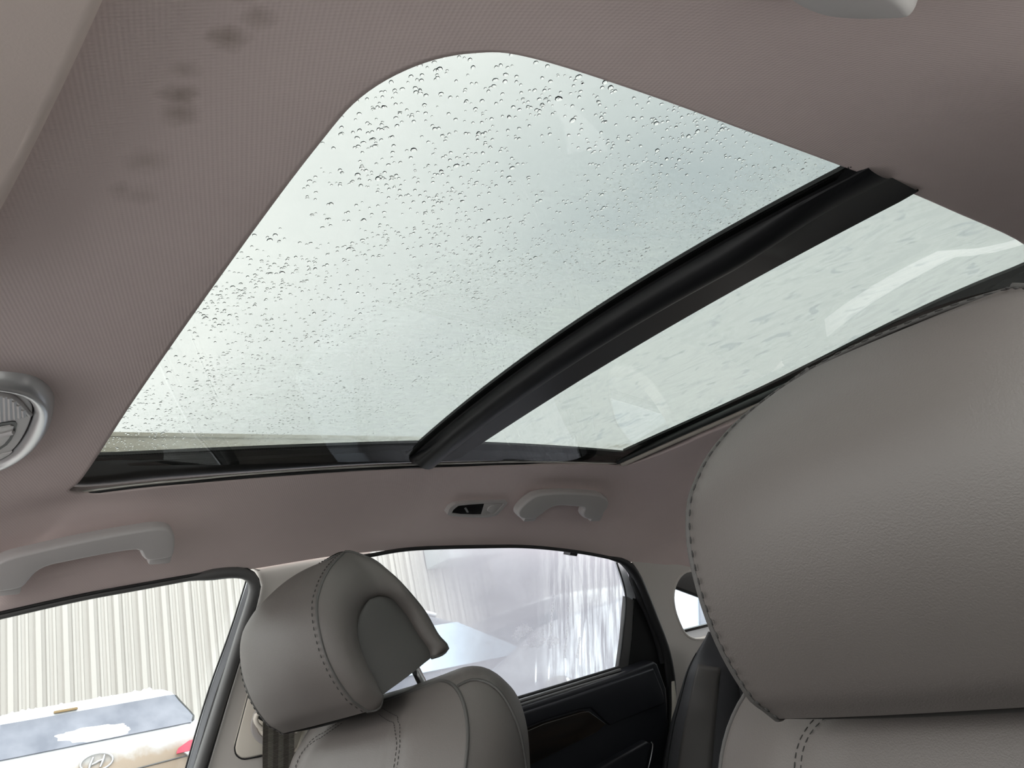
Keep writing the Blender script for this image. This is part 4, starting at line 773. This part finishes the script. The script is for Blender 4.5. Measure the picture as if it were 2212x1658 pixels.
# parked cars: stacked rounded rings from sill to roof
def ring(row, zoff=0):
    z, x0, x1, hw, r = row; pts = []
    for cx, cy, a0 in ((x0 + r, -(hw - r), 180), (x1 - r, -(hw - r), 270), (x1 - r, hw - r, 0), (x0 + r, hw - r, 90)):
        for k in range(7):
            a = math.radians(a0 + 90 * k / 6); pts.append((cx + r * math.cos(a), cy + r * math.sin(a), z))
    return pts
class Car:
    def __init__(s, name, label, rows, paint, loc, yaw, group):
        s.rows = rows; s.root = thing(name, label, 'car', loc, group); s.yaw = yaw
        s.T = Matrix.Translation(loc) @ Matrix.Rotation(yaw, 4, 'Z')
        bm = bmesh.new(); R = []
        dense = []
        for a, b in zip(rows, rows[1:]):
            for k in range(3): dense.append(tuple(lerp(p, q, k / 3) for p, q in zip(a, b)))
        dense.append(rows[-1])
        vs = add_grid(bm, [[s.w(p) for p in ring(r)] for r in dense], True); cap(bm, vs[0]); cap(bm, vs[-1])
        s.body = finish(bm, 'body', paint, s.root, 50)
        for wx in (0.75, rows[1][2] - 0.85):
            for sy in (-1, 1): 
                c = s.w((wx, sy * (rows[1][3] - 0.10), 0.33)); ax = (s.T.to_3x3() @ V((0, 1, 0)))
                bm = bmesh.new(); bmesh.ops.create_cone(bm, cap_ends=True, segments=28, radius1=0.33, radius2=0.33, depth=0.22, matrix=Matrix.Translation(c) @ Matrix.Rotation(yaw, 4, 'Z') @ Matrix.Rotation(math.pi / 2, 4, 'X'))
                bmesh.ops.bevel(bm, geom=[e for e in bm.edges], offset=0.02, segments=2, affect='EDGES'); finish(bm, 'wheel', M['tyre'], s.root)
    def w(s, p): return s.T @ V(p)
    def at(s, z):
        R = s.rows
        for a, b in zip(R, R[1:]):
            if a[0] <= z <= b[0]: t = (z - a[0]) / (b[0] - a[0]); return tuple(lerp(p, q, t) for p, q in zip(a, b))
        return R[-1]
    def rear(s, y, z, off=0.0):
        _, x0, x1, hw, r = s.at(z); d = max(abs(y) - (hw - r), 0); d = min(d, r * 0.98)
        return s.w((x0 + r - math.sqrt(r * r - d * d) - off, y, z))
    def nose(s, y, z, off=0.0):
        _, x0, x1, hw, r = s.at(z); d = min(max(abs(y) - (hw - r), 0), r * 0.98)
        return s.w((x1 - r + math.sqrt(r * r - d * d) + off, y, z))
    def flank(s, x, z, sy, off=0.0): return s.w((x, sy * (s.at(z)[3] + off), z))
    def patch(s, fn, u0, u1, z0, z1, name, mat, nu=14, nz=6, thick=0.01, parent=None, **kw):
        rows = []
        for i in range(nz + 1):
            z = lerp(z0, z1, i / nz); a = u0(z) if callable(u0) else u0; b = u1(z) if callable(u1) else u1
            rows.append([fn(lerp(a, b, j / nu), z, **kw) for j in range(nu + 1)])
        return grid(name, rows, mat, parent or s.root, thick=thick, sharp=30)
GC = 'cars parked outside the windows'
suv = Car('parked_car', 'snow-dusted white car seen from behind through the front window, with red tail lamp', [(0.28, 0.08, 4.2, 0.84, 0.25), (0.5, -0.03, 4.3, 0.91, 0.3), (0.85, 0.0, 4.3, 0.93, 0.3), (1.10, 0.03, 4.1, 0.925, 0.26), (1.34, 0.08, 3.2, 0.90, 0.22), (1.40, 0.12, 3.0, 0.86, 0.2), (1.60, 0.26, 2.6, 0.76, 0.18), (1.68, 0.28, 2.4, 0.71, 0.18), (1.72, 0.36, 2.2, 0.66, 0.18), (1.745, 0.5, 2.0, 0.55, 0.18), (1.75, 0.8, 1.7, 0.3, 0.12)], M['dirty'], (1.72, 7.5, 0.0), math.pi / 2, GC)
# local -y is to the right in the picture
def warc(z): return 0.80 - 0.10 * sstep((z - 1.42) / 0.24) - 0.05 * sstep((1.42 - z) / 0.03)
wn = suv.patch(suv.rear, lambda z: -warc(z), warc, 1.385, 1.645, 'rear_window', M['car_glass'], off=0.006)
suv.patch(suv.rear, lambda z: -warc(z) - 0.02, lambda z: -warc(z) + 0.005, 1.40, 1.64, 'window_trim', M['rubber_black'], 2, off=0.008)
bm = bmesh.new(); rows = []
for k in range(11):
    q = k / 10; row = []
    for i in range(48):
        a_ = 2 * math.pi * i / 48; nn = noise.noise(V((math.cos(a_) * 2.2, math.sin(a_) * 2.2, 3.0))) * 0.35 + noise.noise(V((math.cos(a_) * 6, math.sin(a_) * 6, 9.0))) * 0.16
        rr = q * (1 + nn * q); y = -0.02 + 0.37 * rr * math.cos(a_); z = 1.448 + 0.085 * rr * math.sin(a_) + 0.10 * y * (1 if y > 0 else 0.2)
        row.append(suv.rear(y, max(z, 1.39), 0.004 + 0.028 * (1 - q * q) + 0.012 * noise.noise(V((y * 22, z * 30, 1.0))) * (1 - q)))
    rows.append(row)
add_grid(bm, rows, True)
o = finish(bm, 'snow_clump', M['snow'], wn, 0); o['kind'] = 'stuff'
bm = bmesh.new()
for i in range(40):
    y = lerp(0.6, -0.68, rnd.random()); p = suv.w((0.40 + rnd.random() * 0.2, y, 1.728)); bmesh.ops.create_icosphere(bm, subdivisions=1, radius=0.012 + 0.014 * rnd.random(), matrix=Matrix.Translation(p))
o = finish(bm, 'snow_crumbs', M['snow'], suv.root, 0); o['kind'] = 'stuff'
suv.patch(suv.rear, lambda z: -0.925, lambda z: -(0.60 + (1.235 - z) * -0.2 + max(0, (z - 1.20)) * 2.0), 1.165, 1.245, 'tail_lamp', M['red'], 10, 4, 0.02, off=0.02)
suv.patch(suv.rear, lambda z: -0.92, lambda z: -(0.64 + (1.165 - z) * 1.0), 1.10, 1.163, 'reversing_lamp', M['silver'], 10, 3, 0.02, off=0.018)
suv.patch(suv.rear, 0.925, 0.60, 1.165, 1.245, 'tail_lamp', M['red'], 10, 4, 0.02, off=0.02)
em = V((0, 0, 1.235)); cpt = suv.rear(0.0, 1.235, 0.012)
E3 = suv.T.to_3x3(); ex = E3 @ V((0, -1, 0)); ez = V((0, 0, 1))
emb = tube('emblem', [cpt + ex * 0.115 * math.cos(2 * math.pi * k / 40) + ez * 0.062 * math.sin(2 * math.pi * k / 40) for k in range(40)], 0.0085, M['silver'], suv.root, 8, True)
tube('emblem_stroke', [cpt + ex * q[0] + ez * q[1] for q in ((-0.058, -0.043), (-0.048, -0.01), (-0.022, 0.040))], [0.007, 0.012, 0.008], M['silver'], emb, 8)
tube('emblem_stroke', [cpt + ex * q[0] + ez * q[1] for q in ((0.022, -0.040), (0.048, 0.01), (0.058, 0.043))], [0.008, 0.012, 0.007], M['silver'], emb, 8)
tube('emblem_stroke', [cpt + ex * q[0] + ez * q[1] for q in ((-0.050, -0.012), (-0.01, -0.004), (0.01, 0.004), (0.050, 0.012))], [0.007, 0.009, 0.009, 0.007], M['silver'], emb, 8)
box('high_brake_lamp', suv.rear(0.16, 1.672, 0.01), (0.17, 0.03, 0.02), pbr('brown_lamp', (0.22, 0.15, 0.07), 0.4), suv.root, 0.006)
tube('tailgate_edge', [suv.rear(lerp(0.9, -0.9, k / 30), 1.115 + 0.03 * abs(k / 15 - 1), 0.004) for k in range(31)], 0.006, M['rubber'], suv.root, 6)

dk = Car('parked_car', 'blue-grey car with roof rails and pale side glass, behind the passenger headrest', [(0.28, 0.1, 3.0, 0.82, 0.25), (0.5, 0, 3.1, 0.9, 0.3), (0.9, 0.02, 3.1, 0.92, 0.3), (1.08, 0.06, 3.05, 0.91, 0.3), (1.2, 0.1, 2.7, 0.88, 0.28), (1.28, 0.12, 1.95, 0.84, 0.2), (1.58, 0.2, 1.42, 0.70, 0.2), (1.68, 0.25, 1.2, 0.64, 0.2), (1.72, 0.4, 1.0, 0.5, 0.2)], M['dark_paint'], (2.38, 5.9, 0), 0.0, GC)
dk.patch(dk.flank, lambda z: 0.3 + (z - 1.25) * 0.3, lambda z: 1.80 - (z - 1.26) * 1.6, 1.29, 1.60, 'side_window', M['blue_glass'], 10, 5, 0.01, None, sy=-1, off=0.006)
dk.patch(dk.nose, -0.62, 0.62, 1.29, 1.62, 'windscreen', M['blue_glass'], off=0.006)
for sy in (-1, 1): tube('roof_rail', cr([dk.w((0.3, sy * 0.56, 1.70)), dk.w((0.42, sy * 0.56, 1.765)), dk.w((0.9, sy * 0.56, 1.765)), dk.w((1.16, sy * 0.58, 1.69))], 16), 0.018, M['silver'], dk.root, 8)
wv = Car('parked_car', 'white snowy wagon with teal side glass seen through the wet rear window', [(0.28, 0.1, 4.3, 0.82, 0.25), (0.5, 0, 4.4, 0.9, 0.3), (0.9, 0.02, 4.4, 0.92, 0.3), (1.15, 0.04, 4.1, 0.91, 0.25), (1.36, 0.02, 3.2, 0.88, 0.2), (1.66, -0.05, 2.7, 0.78, 0.2), (1.76, -0.15, 2.3, 0.72, 0.2), (1.80, 0.0, 2.0, 0.6, 0.2)], M['white_paint'], (5.6, 6.9, 0.04), 0.05, GC)
wv.patch(wv.flank, lambda z: 0.25 + (z - 1.36) * 1.0, lambda z: 2.9 - (z - 1.36) * 1.4, 1.38, 1.63, 'side_window', M['teal_glass'], 10, 5, 0.01, None, sy=-1, off=0.006)
wv.patch(wv.rear, -0.6, 0.6, 1.40, 1.64, 'rear_window', M['teal_glass'], off=0.006)
nb = Car('parked_car', 'pale blue-white car close beside the rear door, only its bonnet and mirror showing', [(0.25, 0.1, 4.3, 0.80, 0.3), (0.5, 0, 4.4, 0.88, 0.35), (0.85, 0.1, 4.4, 0.90, 0.35), (1.0, 0.3, 4.3, 0.87, 0.3), (1.035, 0.5, 4.2, 0.83, 0.3), (1.06, 1.55, 3.9, 0.80, 0.3), (1.36, 2.1, 3.5, 0.66, 0.3), (1.40, 2.3, 3.3, 0.5, 0.2)], M['pale_paint'], (1.15, 3.4, 0), 0.0, GC)
nb.patch(nb.flank, lambda z: 2.0 + (z - 1.1) * 1.0, lambda z: 3.6 - (z - 1.1) * 0.8, 1.1, 1.33, 'side_window', M['car_glass'], 10, 4, 0.01, None, sy=-1, off=0.006)
mc = V((2.16, 2.52, 1.005))
bm = bmesh.new(); bmesh.ops.create_uvsphere(bm, u_segments=24, v_segments=14, radius=1, matrix=Matrix.Translation(mc) @ Matrix.Diagonal((0.085, 0.07, 0.062, 1)))
mr = finish(bm, 'side_mirror', M['rubber'], nb.root, 0)
tube('mirror_stripe', [mc + V((0.0, -0.071, -0.03)), mc + V((0.008, -0.068, 0.02)), mc + V((0.01, -0.05, 0.045))], 0.007, M['silver'], mr, 6)
